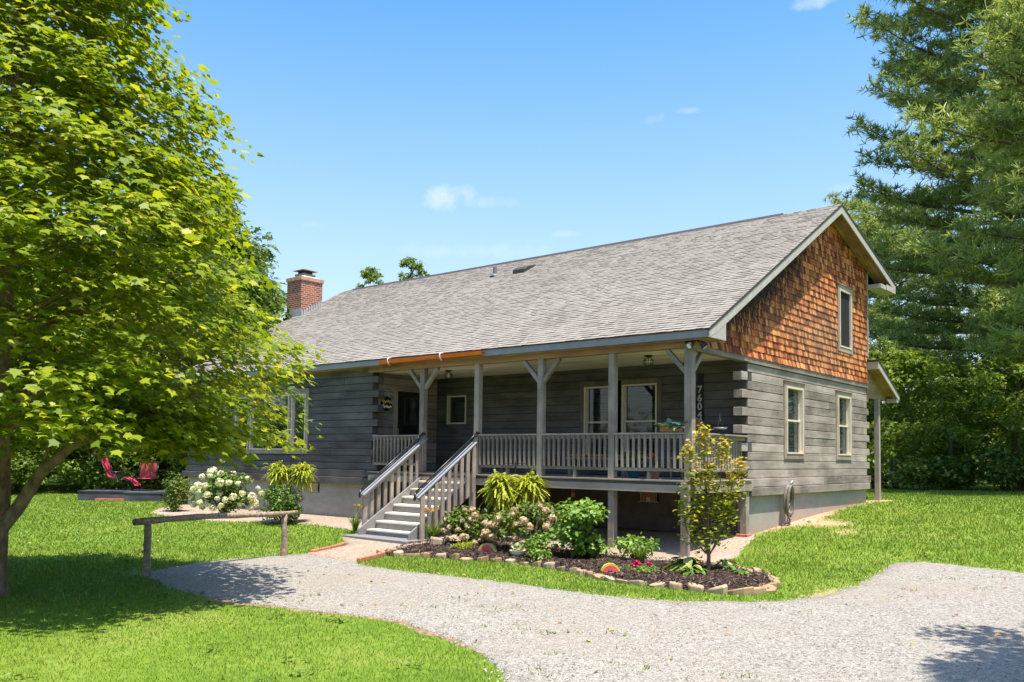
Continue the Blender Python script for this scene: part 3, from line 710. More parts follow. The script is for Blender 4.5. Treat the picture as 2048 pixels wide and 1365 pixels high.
# --- railings: cap, rails, single balusters
def railing(axis, c, a, b, skew=0.0):
    """straight porch railing along an axis between a and b, at coordinate c on the other axis"""
    B = (lambda u0, u1, d0, d1, z0, z1: (u0, u1, c + d0, c + d1, z0, z1)) if axis == 0 else (lambda u0, u1, d0, d1, z0, z1: (c + d0, c + d1, u0, u1, z0, z1))
    m1 = M_wx if axis == 0 else M_wy
    r = MB(); r.box(*B(a - .01, b + .01, -.075, .075, .846, .886)); rl = r.build('railing', m1, house, bevel=.008)
    r = MB(); r.box(*B(a, b, -.045, .0, .775, .845)); r.build('top_rail', m1, rl, bevel=.004)
    r = MB(); r.box(*B(a, b, -.06, .05, .155, .215)); r.build('bottom_rail', m1, rl, bevel=.006)
    n = max(2, int(round((b - a) / .122))); proto = None
    for i in range(n):
        u = a + (b - a) * (i + .5) / n
        if proto is None:
            q = MB(); q.box(*B(u - .022, u + .022, -.085, -.046, .217, .84)); proto = q.build('baluster', M_wz, rl); o = proto; u_first = u
        else:
            o = proto.copy(); COL.objects.link(o); o.parent = rl
            o.location = (u - u_first, 0, 0) if axis == 0 else (0, u - u_first, 0)
    for f in (.5,) if b - a < 1.9 else (.33, .66):
        u = a + (b - a) * f; r = MB(); r.box(*B(u - .03, u + .03, -.05, .03, .0, .154)); r.build('spacer_block', M_wz, rl)
    return rl
railing(0, 0.0, AX + .12, PX[0] - .075)
for i in (1, 2, 3): railing(0, 0.0, PX[i] + .072, PX[i + 1] - (.072 if i < 3 else .085))
railing(1, -.03, .09, PY - .06)

# --- stairs with slatted side rails and black grab rails
st = None
tr_y = lambda i: -.22 - .257 * i
tr_z = lambda i: -.185 - .172 * i
b = MB(); b.box(-7.22, -5.26, -2.22, -1.60, -1.50, -1.335); st = b.build('stairs', M_riser, house, bevel=.008)
XL, XR = -7.0, -5.42
for i in range(7):
    b = MB(); b.box(XL + .04, XR - .04, tr_y(i) - .015, tr_y(i) + .262, tr_z(i) - .04, tr_z(i)); b.build('tread', M_tread if i else M_tread, st, bevel=.006)
    b = MB(); b.box(XL + .04, XR - .04, tr_y(i) + .005, tr_y(i) + .025, tr_z(i) - .172 + (0 if i < 6 else .03), tr_z(i) - .04); b.build('riser', M_riser, st)
b = MB(); b.box(XL, XR, -.062, -.04, -.185, -.036); b.build('riser', M_riser, st)
for xx in (XL, XR):
    b = MB(); b.prism([(-.06, -.05), (-.06, -.40), (-1.55, -1.44), (-2.0, -1.44), (-1.96, -1.20)], 0, xx - .02, xx + .02); b.build('stringer', M_riser, st, bevel=.004)
def stair_rail(x, sgn):
    rz = lambda y: .76 + .67 * y
    r = MB(); r.bar((x, .06 if sgn < 0 else -.02, rz(.06 if sgn < 0 else -.02)), (x, -1.86, rz(-1.86)), .14, .04, (0, 0, 1)); rl = r.build('stair_railing', M_fascia, house, bevel=.006)
    r = MB(); r.bar((x, -.08, rz(-.08) - .065), (x, -1.80, rz(-1.80) - .065), .045, .085, (0, 0, 1)); r.build('top_rail', M_wy, rl, bevel=.004)
    for i in range(9):
        y = -.16 - i * .195
        b = MB(); wd = .045 if i < 8 else .06
        b.prism([(y - wd, rz(y - wd) - .05), (y + wd, rz(y + wd) - .05), (y + wd, max(rz(y + wd) - 1.03, -1.40)), (y - wd, max(rz(y - wd) - 1.03, -1.42))], 0, x + sgn * .024, x + sgn * .064); b.build('baluster', M_wz, rl, bevel=.003)
    g = MB(); o = .0
    a, e = Vector((x + .04, -.06, rz(-.06) + .19)), Vector((x + .04, -1.93, rz(-1.93) + .17))
    g.tube([a, e], .018, 8); g.tube([a + Vector((0, 0, -.055)), e + Vector((0, 0, -.05))], .012, 8)
    g.tube([e, e + Vector((0, -.02, -.17))], .026, 8); g.tube([a + Vector((0, .05, .0)), a + Vector((0, -.02, .0))], .038, 8); g.tube([a + Vector((0, -.02, .0)), a + Vector((0, -.25, -.165))], .026, 8)
    g.build('grab_rail', M_black, rl, smooth=True)
stair_rail(-7.05, -1); stair_rail(-5.34, 1)

# ------------------------------------------------------------------ ground: lawn, driveway, gravel, bed
DRIVE = [(3.04, -8.93), (2.59, -8.56), (2.05, -8.26), (1.45, -8.05), (.58, -7.78), (-.11, -7.9), (-.6, -8.03), (-1.29, -8.2), (-1.89, -8.32), (-2.59, -8.33), (-3.59, -8.23), (-4.84, -7.87), (-5.26, -7.42), (-5.72, -6.6), (-5.86, -5.7), (-5.78, -4.9), (-5.72, -4.3),
         (-4.1, -4.46), (-3.68, -4.71), (-2.79, -4.71), (-1.69, -4.63), (-.88, -4.59), (.02, -4.70), (.47, -4.74), (1.13, -4.8), (1.79, -4.73), (2.34, -4.52), (2.79, -4.16), (3.21, -3.77), (3.44, -3.13), (3.5, -2.23), (3.46, -1.12), (3.32, 0.05), (3.42, .5), (3.7, .68), (4.44, .5), (5.2, .21), (7.0, -.3), (10, -1.2), (16, -3), (16, -20), (6, -20), (4.6, -14), (3.8, -10.5)]
BED = [(-4.53, -3.5), (-4.09, -3.2), (-3.68, -3.12), (-3.36, -2.98), (-2.93, -3.0), (-2.53, -2.72), (-2.18, -2.68), (-1.88, -2.66), (-1.48, -2.72), (-1.0, -2.84), (-.72, -2.92), (-.37, -3.07), (-.14, -3.18), (.25, -3.36), (.48, -3.45), (.95, -3.6), (1.49, -3.62), (2.0, -3.62), (2.46, -3.6), (2.68, -3.42),
       (2.70, -2.96), (2.55, -2.4), (2.24, -1.91), (1.9, -1.59), (1.44, -1.26), (1.07, -1.06), (.72, -.95), (.4, -.89), (.11, -.8), (-.5, -1.05), (-1.2, -.85), (-2.2, -.75), (-3.4, -.8), (-4.5, -1.0), (-5.0, -1.5), (-5.12, -2.3), (-4.8, -2.9)]
PATH = [(-5.72, -4.32), (-6.0, -3.4), (-6.3, -2.85), (-7.25, -2.25), (-7.35, -1.6), (-5.2, -1.6), (-5.1, -2.3), (-4.78, -2.9), (-4.5, -3.45), (-4.1, -4.46)]
UNDER = [(AX - .1, PY + .1), (AX - .1, -.3), (-7.1, -.6), (-7.1, -1.6), (-5.2, -1.6), (-4.6, -1.0), (-3.4, -.75), (-2.2, -.7), (-1.2, -.8), (-.5, -1.0), (.11, -.78), (.5, -.9), (.85, -.45), (.75, .3), (.45, 1.2), (.25, 2.1), (.12, PY + .12)]
STRIP = [(-7.1, -.55), (-7.2, -1.35), (-8.2, -1.35), (-9.3, -1.4), (-10.5, -1.75), (-11.6, -2.35), (-12.6, -2.65), (-14, -2.6), (-15.4, -2.3), (-16.6, -1.4), (-17.5, -.4), (-17.6, .12), (-9.1, .12), (AX - .1, -.3)]
def jitter(poly, amp, step=.12):
    q = []
    for i in range(len(poly)):
        a, b = Vector(poly[i]), Vector(poly[(i + 1) % len(poly)]); n = max(1, int((b - a).length / step)); nn = Vector((-(b - a).y, (b - a).x)).normalized()
        for k in range(n): q.append(tuple(a.lerp(b, k / n) + nn * R.uniform(-amp, amp)))
    return q
def inside(poly, x, y):
    r = np.zeros(x.shape, bool); n = len(poly)
    for i in range(n):
        (x0, y0), (x1, y1) = poly[i], poly[(i + 1) % n]
        c = ((y0 > y) != (y1 > y)); xx = (x1 - x0) * (y - y0) / ((y1 - y0) if y1 != y0 else 1e-9) + x0
        r ^= c & (x < xx)
    return r
def sheet(name, poly, dz, mat, amp=.02, grid=.5, mound=None):
    q = jitter(poly, amp); P = np.array(q)
    x0, y0 = P.min(0); x1, y1 = P.max(0)
    gx, gy = np.meshgrid(np.arange(x0, x1, grid), np.arange(y0, y1, grid)); gx, gy = gx.ravel(), gy.ravel(); k = inside(q, gx, gy)
    ar = sum(q[i][0] * q[(i + 1) % len(q)][1] - q[(i + 1) % len(q)][0] * q[i][1] for i in range(len(q))); sg = 1 if ar > 0 else -1; ring = []
    for i in range(len(q)):
        t_ = (Vector(q[(i + 1) % len(q)]) - Vector(q[i - 1])).normalized(); ring.append(Vector(q[i]) + Vector((-t_.y, t_.x)) * sg * .05)
    pts = [Vector(p) for p in q] + [p for p in ring if inside(q, np.array([p.x]), np.array([p.y]))[0]] + [Vector(p) for p in zip(gx[k], gy[k])]
    v, e, f, *_ = delaunay_2d_cdt(pts, [(i, (i + 1) % len(q)) for i in range(len(q))], [], 1, 1e-4)
    xs = np.array([p[0] for p in v]); ys = np.array([p[1] for p in v]); z = gz(xs, ys) + dz
    dd0 = np.sqrt(((xs[:, None] - P[:, 0]) ** 2 + (ys[:, None] - P[:, 1]) ** 2).min(1)); z = np.where(dd0 < .004, z - dz - .05, z)
    if mound is not None:
        dd = np.sqrt(((xs[:, None] - P[:, 0]) ** 2 + (ys[:, None] - P[:, 1]) ** 2).min(1)); z = z + mound * np.clip(dd / .4, 0, 1)
    me = bpy.data.meshes.new(name); me.from_pydata(list(zip(xs, ys, z)), [], [tuple(t) for t in f]); me.materials.append(mat)
    me.polygons.foreach_set('use_smooth', [True] * len(me.polygons)); me.update()
    if me.polygons[0].normal.z < 0: me.flip_normals()
    o = bpy.data.objects.new(name, me); COL.objects.link(o); return tag(o, kind='structure')
# lawn grid, finer near the house
ax = np.unique(np.r_[np.arange(-30, 20, .5), np.linspace(-160, -30, 30), np.linspace(20, 160, 32)]); ay = np.unique(np.r_[np.arange(-20, 16, .5), np.linspace(-70, -20, 14), np.linspace(16, 220, 40)])
gx, gy = np.meshgrid(ax, ay); V = np.c_[gx.ravel(), gy.ravel(), np.clip(gz(gx.ravel(), gy.ravel()), -3, 4)]
nx, ny = len(ax), len(ay); ii, jj = np.meshgrid(np.arange(nx - 1), np.arange(ny - 1)); b0 = (jj * nx + ii).ravel()
lawn = fast_mesh('lawn', V, np.c_[b0, b0 + 1, b0 + nx + 1, b0 + nx].ravel(), np.arange(len(b0)) * 4, M_lawn, smooth=True); tag(lawn, kind='structure')
def dirt_amount(x, y):
    d = np.clip(1 - (x - .0) / .55, 0, 1) * (x > -.3) * (y > 2.0) * (y < 10.5) * (.35 + .9 * np.exp(-((y - 5.2) / 1.2) ** 2))
    d = d + .8 * np.exp(-(((x - .75) / .5) ** 2 + ((y - 4.7) / .55) ** 2)) + .45 * np.exp(-(((x - 1.5) / .35) ** 2 + ((y - 3.6) / .5) ** 2)) + .8 * np.exp(-(((x - .1) / .45) ** 2 + ((y - 10.6) / .45) ** 2))
    d = d + .5 * np.exp(-(((x + 3.0) / 3) ** 2 + ((y - 26) / 4) ** 2)) + .55 * np.exp(-(((x - 3.45) / .22) ** 2 + ((y + 2.9) / .9) ** 2)) + .7 * np.exp(-(((x + 5.1) / .35) ** 2 + ((y + 7.7) / .3) ** 2))
    return np.clip(d, 0, 1)
da = lawn.data.attributes.new('dirt', 'FLOAT', 'POINT'); da.data.foreach_set('value', dirt_amount(V[:, 0], V[:, 1]).astype(np.float32))
M_soil = Mat('trodden_soil', .95, .1); _f = M_soil.noise(M_soil.coord(), 14, 5, .7); M_soil.col(M_soil.ramp(_f, [(.3, (.13, .09, .055)), (.55, (.25, .19, .125)), (.75, (.36, .30, .21))])); M_soil.bump(_f, .6, .02); M_soil = M_soil.m
def offset_poly(poly, lo, hi):
    q = jitter(poly, .0, .22); ar = sum(q[i][0] * q[(i + 1) % len(q)][1] - q[(i + 1) % len(q)][0] * q[i][1] for i in range(len(q))); sg = -1 if ar > 0 else 1; r_ = []; o_ = (lo + hi) / 2
    for i in range(len(q)):
        t_ = (Vector(q[(i + 1) % len(q)]) - Vector(q[i - 1])).normalized(); o_ = min(hi, max(lo, o_ + R.uniform(-.06, .06))); k_ = 1.6 if q[i][0] < -1.5 else 1.0
        r_.append(tuple(Vector(q[i]) + Vector((-t_.y, t_.x)) * sg * o_ * k_))
    return r_
FRINGE = offset_poly(DRIVE, -.07, .12)
sheet('bare_soil', FRINGE, .010, M_soil, .015)
sheet('gravel_driveway', DRIVE, .022, M_gravel, .05)
sheet('gravel_path', PATH, .034, M_pea, .02)
sheet('pea_gravel_ground', UNDER, .028, M_pea, .03)
sheet('pea_gravel_strip', STRIP, .024, M_pea, .03)
sheet('mulch_bed', BED, .040, M_mulch, .02, .15, .05)

# grass blades, denser and finer towards the viewer
CX, CY = 7.54, -14.29
def grass_points(n, r0, r1, a0, a1):
    u = rng.random(n); e = .35
    r = (r0 ** e + u * (r1 ** e - r0 ** e)) ** (1 / e); a = rng.uniform(a0, a1, n)
    return CX - r * np.sin(a), CY + r * np.cos(a), r
gxp, gyp, gr_ = grass_points(430000, 4.6, 45, math.radians(-4), math.radians(80))
keep = np.ones(len(gxp), bool)
nzx = rng.normal(0, .065, len(gxp)); nzy = rng.normal(0, .065, len(gxp))
for poly in (DRIVE, BED, PATH, UNDER, STRIP): keep &= ~inside(poly, gxp + nzx, gyp + nzy)
keep &= ~((gxp > LX - .05) & (gxp < .04) & (gyp > -.1) & (gyp < DY + .1))
keep &= ~(inside(FRINGE, gxp + nzx * .7, gyp + nzy * .7) & (rng.random(len(gxp)) > .45))
keep &= rng.random(len(gxp)) > dirt_amount(gxp, gyp) * 1.6
gxp, gyp, gr_ = gxp[keep], gyp[keep], gr_[keep]
n = len(gxp)
patch = np.sin(gxp * 1.3 + 2 * np.sin(gyp * .7)) * np.sin(gyp * 1.1 + 1.5 * np.sin(gxp * .9)) * .5 + .5
P = np.c_[gxp, gyp, gz(gxp, gyp) - .005]
th = rng.uniform(0, 2 * np.pi, n); lean = rng.uniform(.1, 1.0, n)
D = np.c_[np.cos(th) * lean, np.sin(th) * lean, np.ones(n)]
tocam = np.c_[CX - gxp, CY - gyp, np.zeros(n)]; Nn = nrm(tocam) + rng.normal(0, .5, (n, 3))
sz = rng.uniform(.022, .062, n) * (.8 + .5 * patch) * np.clip(gr_ / 11, .8, 1.35)
wk = np.clip(gr_ / 8, .7, 4.0) * .0065 / sz
dry = np.clip(np.sin(gxp * .83 + 1.7 * np.sin(gyp * .61 + 2)) * np.sin(gyp * .97 + 1.3 * np.sin(gxp * .71)) - .25, 0, 1)
tint = np.clip(rng.beta(2, 2.4, n) * .85 + .16 * (patch - .4) + dry * .6 * rng.random(n) + (rng.random(n) < .07) * .5, 0, 1)
g = leaves('grass', BLADE, P, Nn, D, sz, M_grass, None, tint, wk); tag(g, kind='stuff')
wx, wy = [], []
for i in range(60):
    cx_, cy_ = R.uniform(-4, 9), R.uniform(-10, -1.5)
    if R.random() < .6: cx_, cy_ = R.choice([(1.7, -7.2), (2.3, -7.6), (-1.5, -7.5), (3.4, -8.2), (-.2, -6.3), (.6, -6.6), (4.6, -1.0)]); cx_ += R.gauss(0, .5); cy_ += R.gauss(0, .4)
    for q in range(R.randint(5, 26)): wx.append(cx_ + R.gauss(0, .07)); wy.append(cy_ + R.gauss(0, .07))
wx, wy = np.array(wx), np.array(wy); k = inside(DRIVE, wx, wy); wx, wy = wx[k], wy[k]; n = len(wx)
g = leaves('gravel_weeds', BLADE, np.c_[wx, wy, gz(wx, wy) + .018], rng.normal(0, 1, (n, 3)) + [.64, -.77, 0], np.c_[rng.normal(0, .8, (n, 2)), np.ones(n)], rng.uniform(.02, .06, n), M_grass, None, None, .008 / rng.uniform(.02, .06, n)); tag(g, kind='stuff')
# fallen leaves and scraps on the gravel
n = 260
lx, ly = rng.uniform(-5, 12, n * 4), rng.uniform(-13, 1, n * 4); k = inside(DRIVE, lx, ly) & (np.hypot(lx - CX, ly - CY) > 5.0); lx, ly = lx[k][:n], ly[k][:n]; n = len(lx)
M_fall = leafmat('fallen_leaf', [(0, (.22, .09, .03)), (.5, (.36, .2, .06)), (.8, (.45, .36, .05)), (1, (.12, .2, .03))], .1)
g = leaves('fallen_leaves', OVAL, np.c_[lx, ly, gz(lx, ly) + .032], np.c_[rng.normal(0, .35, (n, 2)), np.ones(n)], rng.normal(0, 1, (n, 3)), rng.uniform(.025, .07, n), M_fall); tag(g, kind='stuff')
n = 150
lx, ly = rng.uniform(-14, 10, n * 6), rng.uniform(-13, 6, n * 6); k = ~(inside(DRIVE, lx, ly) | inside(BED, lx, ly) | inside(UNDER, lx, ly) | inside(PATH, lx, ly) | ((lx < .1) & (ly > -.3))) & (np.hypot(lx - CX, ly - CY) > 5); lx, ly = lx[k][:n], ly[k][:n]; n = len(lx)
g = leaves('lawn_litter', OVAL, np.c_[lx, ly, gz(lx, ly) + .045], np.c_[rng.normal(0, .5, (n, 2)), np.ones(n)], rng.normal(0, 1, (n, 3)), rng.uniform(.03, .075, n), M_fall); tag(g, kind='stuff')
n0 = 900
cx_, cy_ = rng.uniform(-16, 9, n0), rng.uniform(-13, 9, n0); lx = (cx_[:, None] + rng.normal(0, .06, (n0, 9))).ravel(); ly = (cy_[:, None] + rng.normal(0, .06, (n0, 9))).ravel()
k = ~(inside(DRIVE, lx, ly) | inside(BED, lx, ly) | inside(UNDER, lx, ly) | inside(PATH, lx, ly) | inside(STRIP, lx, ly) | ((lx < .3) & (ly > -.3))) & (np.hypot(lx - CX, ly - CY) > 4.5); lx, ly = lx[k], ly[k]; n = len(lx)
g = leaves('lawn_weeds', OVAL, np.c_[lx, ly, gz(lx, ly) + rng.uniform(.02, .05, n)], np.c_[rng.normal(0, .35, (n, 2)), np.ones(n)], rng.normal(0, 1, (n, 3)), rng.uniform(.03, .075, n), M_shrub); tag(g, kind='stuff')
# loose stones give the gravel its relief
n = 42000
uu = rng.random(n); rr = (5.2 ** .5 + uu * (16 ** .5 - 5.2 ** .5)) ** 2; aa = np.radians(rng.uniform(-6, 62, n)); lx, ly = CX - rr * np.sin(aa), CY + rr * np.cos(aa)
k = inside(DRIVE, lx + rng.normal(0, .09, n), ly + rng.normal(0, .09, n)); lx, ly = lx[k], ly[k]; n = len(lx)
PEB = ([(-.5, -.3, 0), (.1, -.5, 0), (.5, -.1, 0), (.3, .45, 0), (-.35, .4, 0), (-.2, -.15, .45), (.25, -.05, .5), (0, .25, .42)], [(0, 1, 6, 5), (1, 2, 6), (2, 3, 7, 6), (3, 4, 7), (4, 0, 5, 7), (5, 6, 7)])
M_peb = Mat('limestone_chip', .85, .25); M_peb.col(M_peb.ramp(M_peb.attr(), [(0, (.10, .09, .078)), (.3, (.245, .226, .20)), (1, (.43, .402, .36))])); M_peb = M_peb.m
g = leaves('loose_gravel', PEB, np.c_[lx, ly, gz(lx, ly) + .019], np.c_[rng.normal(0, .25, (n, 2)), np.ones(n)], rng.normal(0, 1, (n, 3)), rng.uniform(.008, .022, n), M_peb); tag(g, kind='stuff')
# mulch chips
n = 9000
lx, ly = rng.uniform(-5.1, 2.7, n), rng.uniform(-3.7, -.8, n); k = inside(BED, lx, ly); lx, ly = lx[k], ly[k]; n = len(lx)
CHIP = ([(-.12, -.5, 0), (.12, -.5, .02), (.1, .5, .0), (-.1, .5, .03)], [(0, 1, 2, 3)])
M_chip = Mat('bark_chip', .95, .1); M_chip.col(M_chip.ramp(M_chip.attr(), [(0, (.02, .014, .012)), (.7, (.075, .05, .042)), (1, (.2, .14, .11))])); M_chip = M_chip.m
g = leaves('mulch_chips', CHIP, np.c_[lx, ly, gz(lx, ly) + .093 + rng.uniform(-.012, .012, n)], np.c_[rng.normal(0, .5, (n, 2)), np.ones(n)], rng.normal(0, 1, (n, 3)) * [1, 1, .3], rng.uniform(.03, .085, n), M_chip); tag(g, kind='stuff')

# ------------------------------------------------------------------ edging stones and bricks of the flower bed
def slab_stone(name, c, wd, dp, ht, ang, label, group, mat=None):
    m = MB(); k = R.randint(6, 8); pr = [(R.uniform(.82, 1.1) * math.cos(2 * math.pi * i / k + R.uniform(-.2, .2)) * wd / 2, R.uniform(.82, 1.1) * math.sin(2 * math.pi * i / k + R.uniform(-.2, .2)) * dp / 2) for i in range(k)]
    ca, sa = math.cos(ang), math.sin(ang); t = R.random(); tx, ty = R.uniform(-.28, .28), R.uniform(-.28, .28)
    rot = lambda p, s, z: (c[0] + s * (p[0] * ca - p[1] * sa), c[1] + s * (p[0] * sa + p[1] * ca), c[2] + z + (p[0] * tx + p[1] * ty if z > 0 else 0))
    vs = [rot(p, .96, -.04) for p in pr] + [rot(p, 1.0, ht * .75) for p in pr] + [rot(p, .9, ht + R.uniform(-.006, .006)) for p in pr]
    fs = [(i, (i + 1) % k, k + (i + 1) % k, k + i) for i in range(k)] + [(k + i, k + (i + 1) % k, 2 * k + (i + 1) % k, 2 * k + i) for i in range(k)] + [tuple(range(2 * k, 3 * k))]
    m.add(vs, fs, 0, t)
    o = m.build(name, mat or M_stone); 
    for v in o.data.vertices: v.co -= Vector(c)
    o.location = c
    return tag(o, label, 'stone', group)
SZ = ['flat', 'chunky', 'long', 'short', 'thin', 'wedge-shaped', 'broad', 'narrow']
edge = BED[:29]
pos, acc = [], 0.0
for i in range(len(edge) - 1):
    a, b = Vector(edge[i]), Vector(edge[i + 1]); L = (b - a).length; s = acc
    while s < L: pos.append((a.lerp(b, s / L), math.atan2((b - a).y, (b - a).x))); s += R.uniform(.25, .33)
    acc = s - L
marks = [((-4.5, -3.3), 'near the brick path edge'), ((-3.1, -2.9), 'below the watermelon stone by the hydrangeas'), ((-2.2, -2.6), 'below the white bowl planter'), ((-1.0, -2.8), 'below the bright green bush'), ((.25, -3.4), 'below the small watermelon stone'), ((.7, -3.5), 'below the magenta flowers'), ((1.4, -3.6), 'below the hostas'), ((2.5, -3.3), 'at the pointed end of the bed'), ((2.3, -1.9), 'behind the right end of the mulch'), ((1.2, -1.1), 'behind the little maple trunk')]
cnt = {}
ordn = ['first', 'second', 'third', 'fourth', 'fifth', 'sixth', 'seventh', 'eighth', 'ninth', 'tenth']
for i, (p, a) in enumerate(pos):
    big = p.x > 2.2 and p.y < -2.6
    wd, dp, ht = R.uniform(.18, .37) * (1.25 if big else 1), R.uniform(.10, .19) * (1.5 if big else 1), R.uniform(.03, .09)
    mk = min(range(len(marks)), key=lambda q: (Vector(marks[q][0]) - p).length); cnt[mk] = cnt.get(mk, 0) + 1
    sh = 'broad' if wd > .31 else ('long' if wd > .28 else ('thick' if ht > .06 else 'flat'))
    slab_stone('edging_stone', gr(p.x, p.y, .012), wd, dp, ht, a + R.uniform(-.3, .3), '%s buff edging stone, %s one %s' % (sh, ordn[cnt[mk] - 1], marks[mk][1]), 'buff stones edging the flower bed')
for a, b, lab in (((-6.25, -2.95), (-5.95, -3.55), 'red clay edging brick beside lawn, nearest the steps'), ((-5.92, -3.6), (-5.68, -4.2), 'red clay edging brick beside lawn, farther from the steps'), ((-4.12, -4.4), (-4.36, -3.78), 'red clay edging brick at the grass tip beside the gravel'), ((-4.42, -3.7), (-4.7, -3.05), 'red clay edging brick between path and mulch bed')):
    n_ = 3; m = MB()
    a, b = gr(*a, .04), gr(*b, .04)
    for i in range(n_): m.bar(a.lerp(b, i / n_ + .012), a.lerp(b, (i + 1) / n_ - .012), .075, .07)
    o = m.build('edging_brick', M_clay, bevel=.008); tag(o, lab, 'brick', 'red bricks edging the gravel path')
slab_stone('garden_rock', gr(-4.52, -2.05, .08), .34, .24, .13, .4, 'jagged pinkish tan rock beside the yellow daylilies', None)

# ------------------------------------------------------------------ plants
def blob_points(n, c, rad, shell=.45, zlo=-1.0):
    d = nrm(rng.normal(0, 1, (n * 2, 3))); d = d[d[:, 2] > zlo][:n]; r = (shell + (1 - shell) * rng.random(len(d)) ** .6)
    return np.array(c) + d * r[:, None] * np.array(rad), d
def stems_to(mb, base, targets, r0, r1, n=5, sag=.1):
    b = Vector(base)
    for t in targets:
        t = Vector(t); m_ = b.lerp(t, .5) + Vector((R.uniform(-1, 1), R.uniform(-1, 1), R.uniform(-.3, 1))) * sag * (t - b).length
        mb.tube([b + Vector((R.uniform(-1, 1), R.uniform(-1, 1), 0)) * r0 * 2, b.lerp(m_, .5), m_, m_.lerp(t, .6), t], [r0, r0 * .85, (r0 + r1) / 2, r1 * 1.2, r1], n, cap=False)
def shrub(name, x, y, w_, h_, nl, ls, mat, label, cat='shrub', group=None, tmpl=OVAL, lumps=14, shell=.3, loose=.25, tips=0, zc=.52, dz=0.0):
    z = float(gz(x, y)) + dz; o = empty(name, (x, y, z), label, cat, group)
    cen = []
    lc = blob_points(lumps, (0, 0, h_ * zc), (w_ * .36, w_ * .36, h_ * .40), .6)[0]
    Ps, Ns = [], []
    for c in lc:
        p, d = blob_points(nl // lumps, c, (w_ * loose * R.uniform(.7, 1.2),) * 2 + (h_ * loose * R.uniform(.6, 1.1),), shell); Ps.append(p); Ns.append(d)
    P, Nn = np.concatenate(Ps), np.concatenate(Ns); k = P[:, 2] > .015 * h_; P, Nn = P[k], Nn[k]
    n = len(P); Nn = Nn * .6 + np.array([0, 0, .7]) + rng.normal(0, .45, (n, 3))
    D = Nn * 0 + np.c_[P[:, 0], P[:, 1], np.full(n, .25 * w_)] + rng.normal(0, .3 * w_, (n, 3))
    leaves('foliage', tmpl, P, Nn, D, rng.uniform(.7, 1.25, n) * ls, mat, o)
    m = MB(); stems_to(m, (0, 0, 0), [tuple(c) for c in lc], .012, .004); m.build('stem', M_twig, o, local=True)
    return o, lc
def head_mesh(name, r, npet, mat, flat=.85, ps=.035):
    p, d = blob_points(npet, (0, 0, 0), (r, r, r * flat), .75); n = len(p)
    o = leaves(name, ([(-.5, -.5, 0), (.5, -.5, .05), (.5, .5, 0), (-.5, .5, .05)], [(0, 1, 2, 3)]), p, d + rng.normal(0, .35, (n, 3)), rng.normal(0, 1, (n, 3)), rng.uniform(.7, 1.3, n) * ps, mat)
    return o
def put_heads(o, spots, r, npet, mat, name='flower_head', flat=.85, ps=.035):
    proto = [head_mesh(name, r * s, npet, mat, flat, ps) for s in (1.0, .8, 1.15)[:len(spots)]]
    for i, p in enumerate(spots):
        h = proto[i] if i < 3 else proto[i % 3].copy()
        if i >= 3: COL.objects.link(h)
        h.parent = o; h.location = p; q_ = R.uniform(.7, 1.25); h.scale = (q_, q_, q_ * R.uniform(.8, 1.2)); h.rotation_euler = (R.uniform(-.4, .4), R.uniform(-.4, .4), R.uniform(0, 6.28))
VIEW = Vector((.64, -.767, 0))       # towards the viewer
SIDE = Vector((.769, .639, 0))
def front_spots(n, w_, h_, z0=.25, zc=None, depth=.5):
    q = []
    for _ in range(400):
        if len(q) >= n: break
        a = R.uniform(-1, 1); zz = R.uniform(z0, 1); lim = math.sqrt(max(0, 1 - ((zz - .45) / .58) ** 2))
        if abs(a) > lim: continue
        d = math.sqrt(max(.02, lim * lim - a * a)) * R.uniform(.75, 1.0)
        p = SIDE * a * w_ / 2 + VIEW * d * depth * w_ + Vector((0, 0, zz * h_))
        if all((p - s).length > .085 * w_ for s in q): q.append(p)
    return q

o, _ = shrub('hydrangea', -12.8, -1.6, 1.55, 1.2, 2600, .085, M_shrub, 'white hydrangea full of creamy flower heads against the foundation', 'shrub', loose=.24)
put_heads(o, front_spots(34, 1.65, 1.22, .18), .095, 110, M_white)
put_heads(o, [SIDE * (-.1) + Vector((0, 0, 1.48)), SIDE * .85 + Vector((0, 0, .75)), SIDE * .95 + Vector((0, 0, .62))], .08, 110, M_white)
m = MB(); m.tube([(0, 0, .9), (-.05, -.06, 1.2), (-.08, -.06, 1.46)], .008, 5); m.build('stem', M_stem, o, local=True)
shrub('evergreen_shrub', -15.1, -1.75, .84, 1.02, 2600, .06, M_boxw, 'small rounded evergreen shrub at the far left house corner', loose=.3)
shrub('evergreen_shrub', -10.05, -1.75, 1.02, .92, 2800, .065, M_shrub, 'rounded green shrub under the left hanging ferns', loose=.28)
o, _ = shrub('hydrangea', -4.05, -1.45, 1.25, .85, 1700, .085, M_boxw, 'sprawling hydrangea with fading pink heads next to the steps', loose=.24)
put_heads(o, front_spots(24, 1.3, .86, .12), .062, 80, M_pink, ps=.04)
o, _ = shrub('hydrangea', -2.55, -1.65, 1.35, .98, 1800, .085, M_boxw, 'hydrangea with pinkish heads behind the white bowl planter', loose=.24)
put_heads(o, front_spots(24, 1.45, 1.02, .1), .064, 80, M_pink, ps=.04)
shrub('leafy_bush', -1.3, -1.55, 1.25, 1.18, 2000, .10, M_bush, 'bright green leafy bush in the middle of the mulch bed', loose=.24)
o, _ = shrub('low_plant', -1.75, -2.3, .55, .5, 500, .075, M_bush, 'low bright green sprig left of the leafy bush', loose=.3)
put_heads(o, [Vector((.15, -.2, .10))], .055, 60, M_white)
shrub('low_plant', -.55, -1.15, .75, .55, 420, .085, M_bush, 'loose low sprays right of the leafy bush, by the gravel', loose=.28)
shrub('yellow_groundcover', -3.7, -2.15, .4, .2, 700, .032, M_jm, 'small yellow green groundcover clump in front of the pink hydrangeas', 'plant', loose=.34)
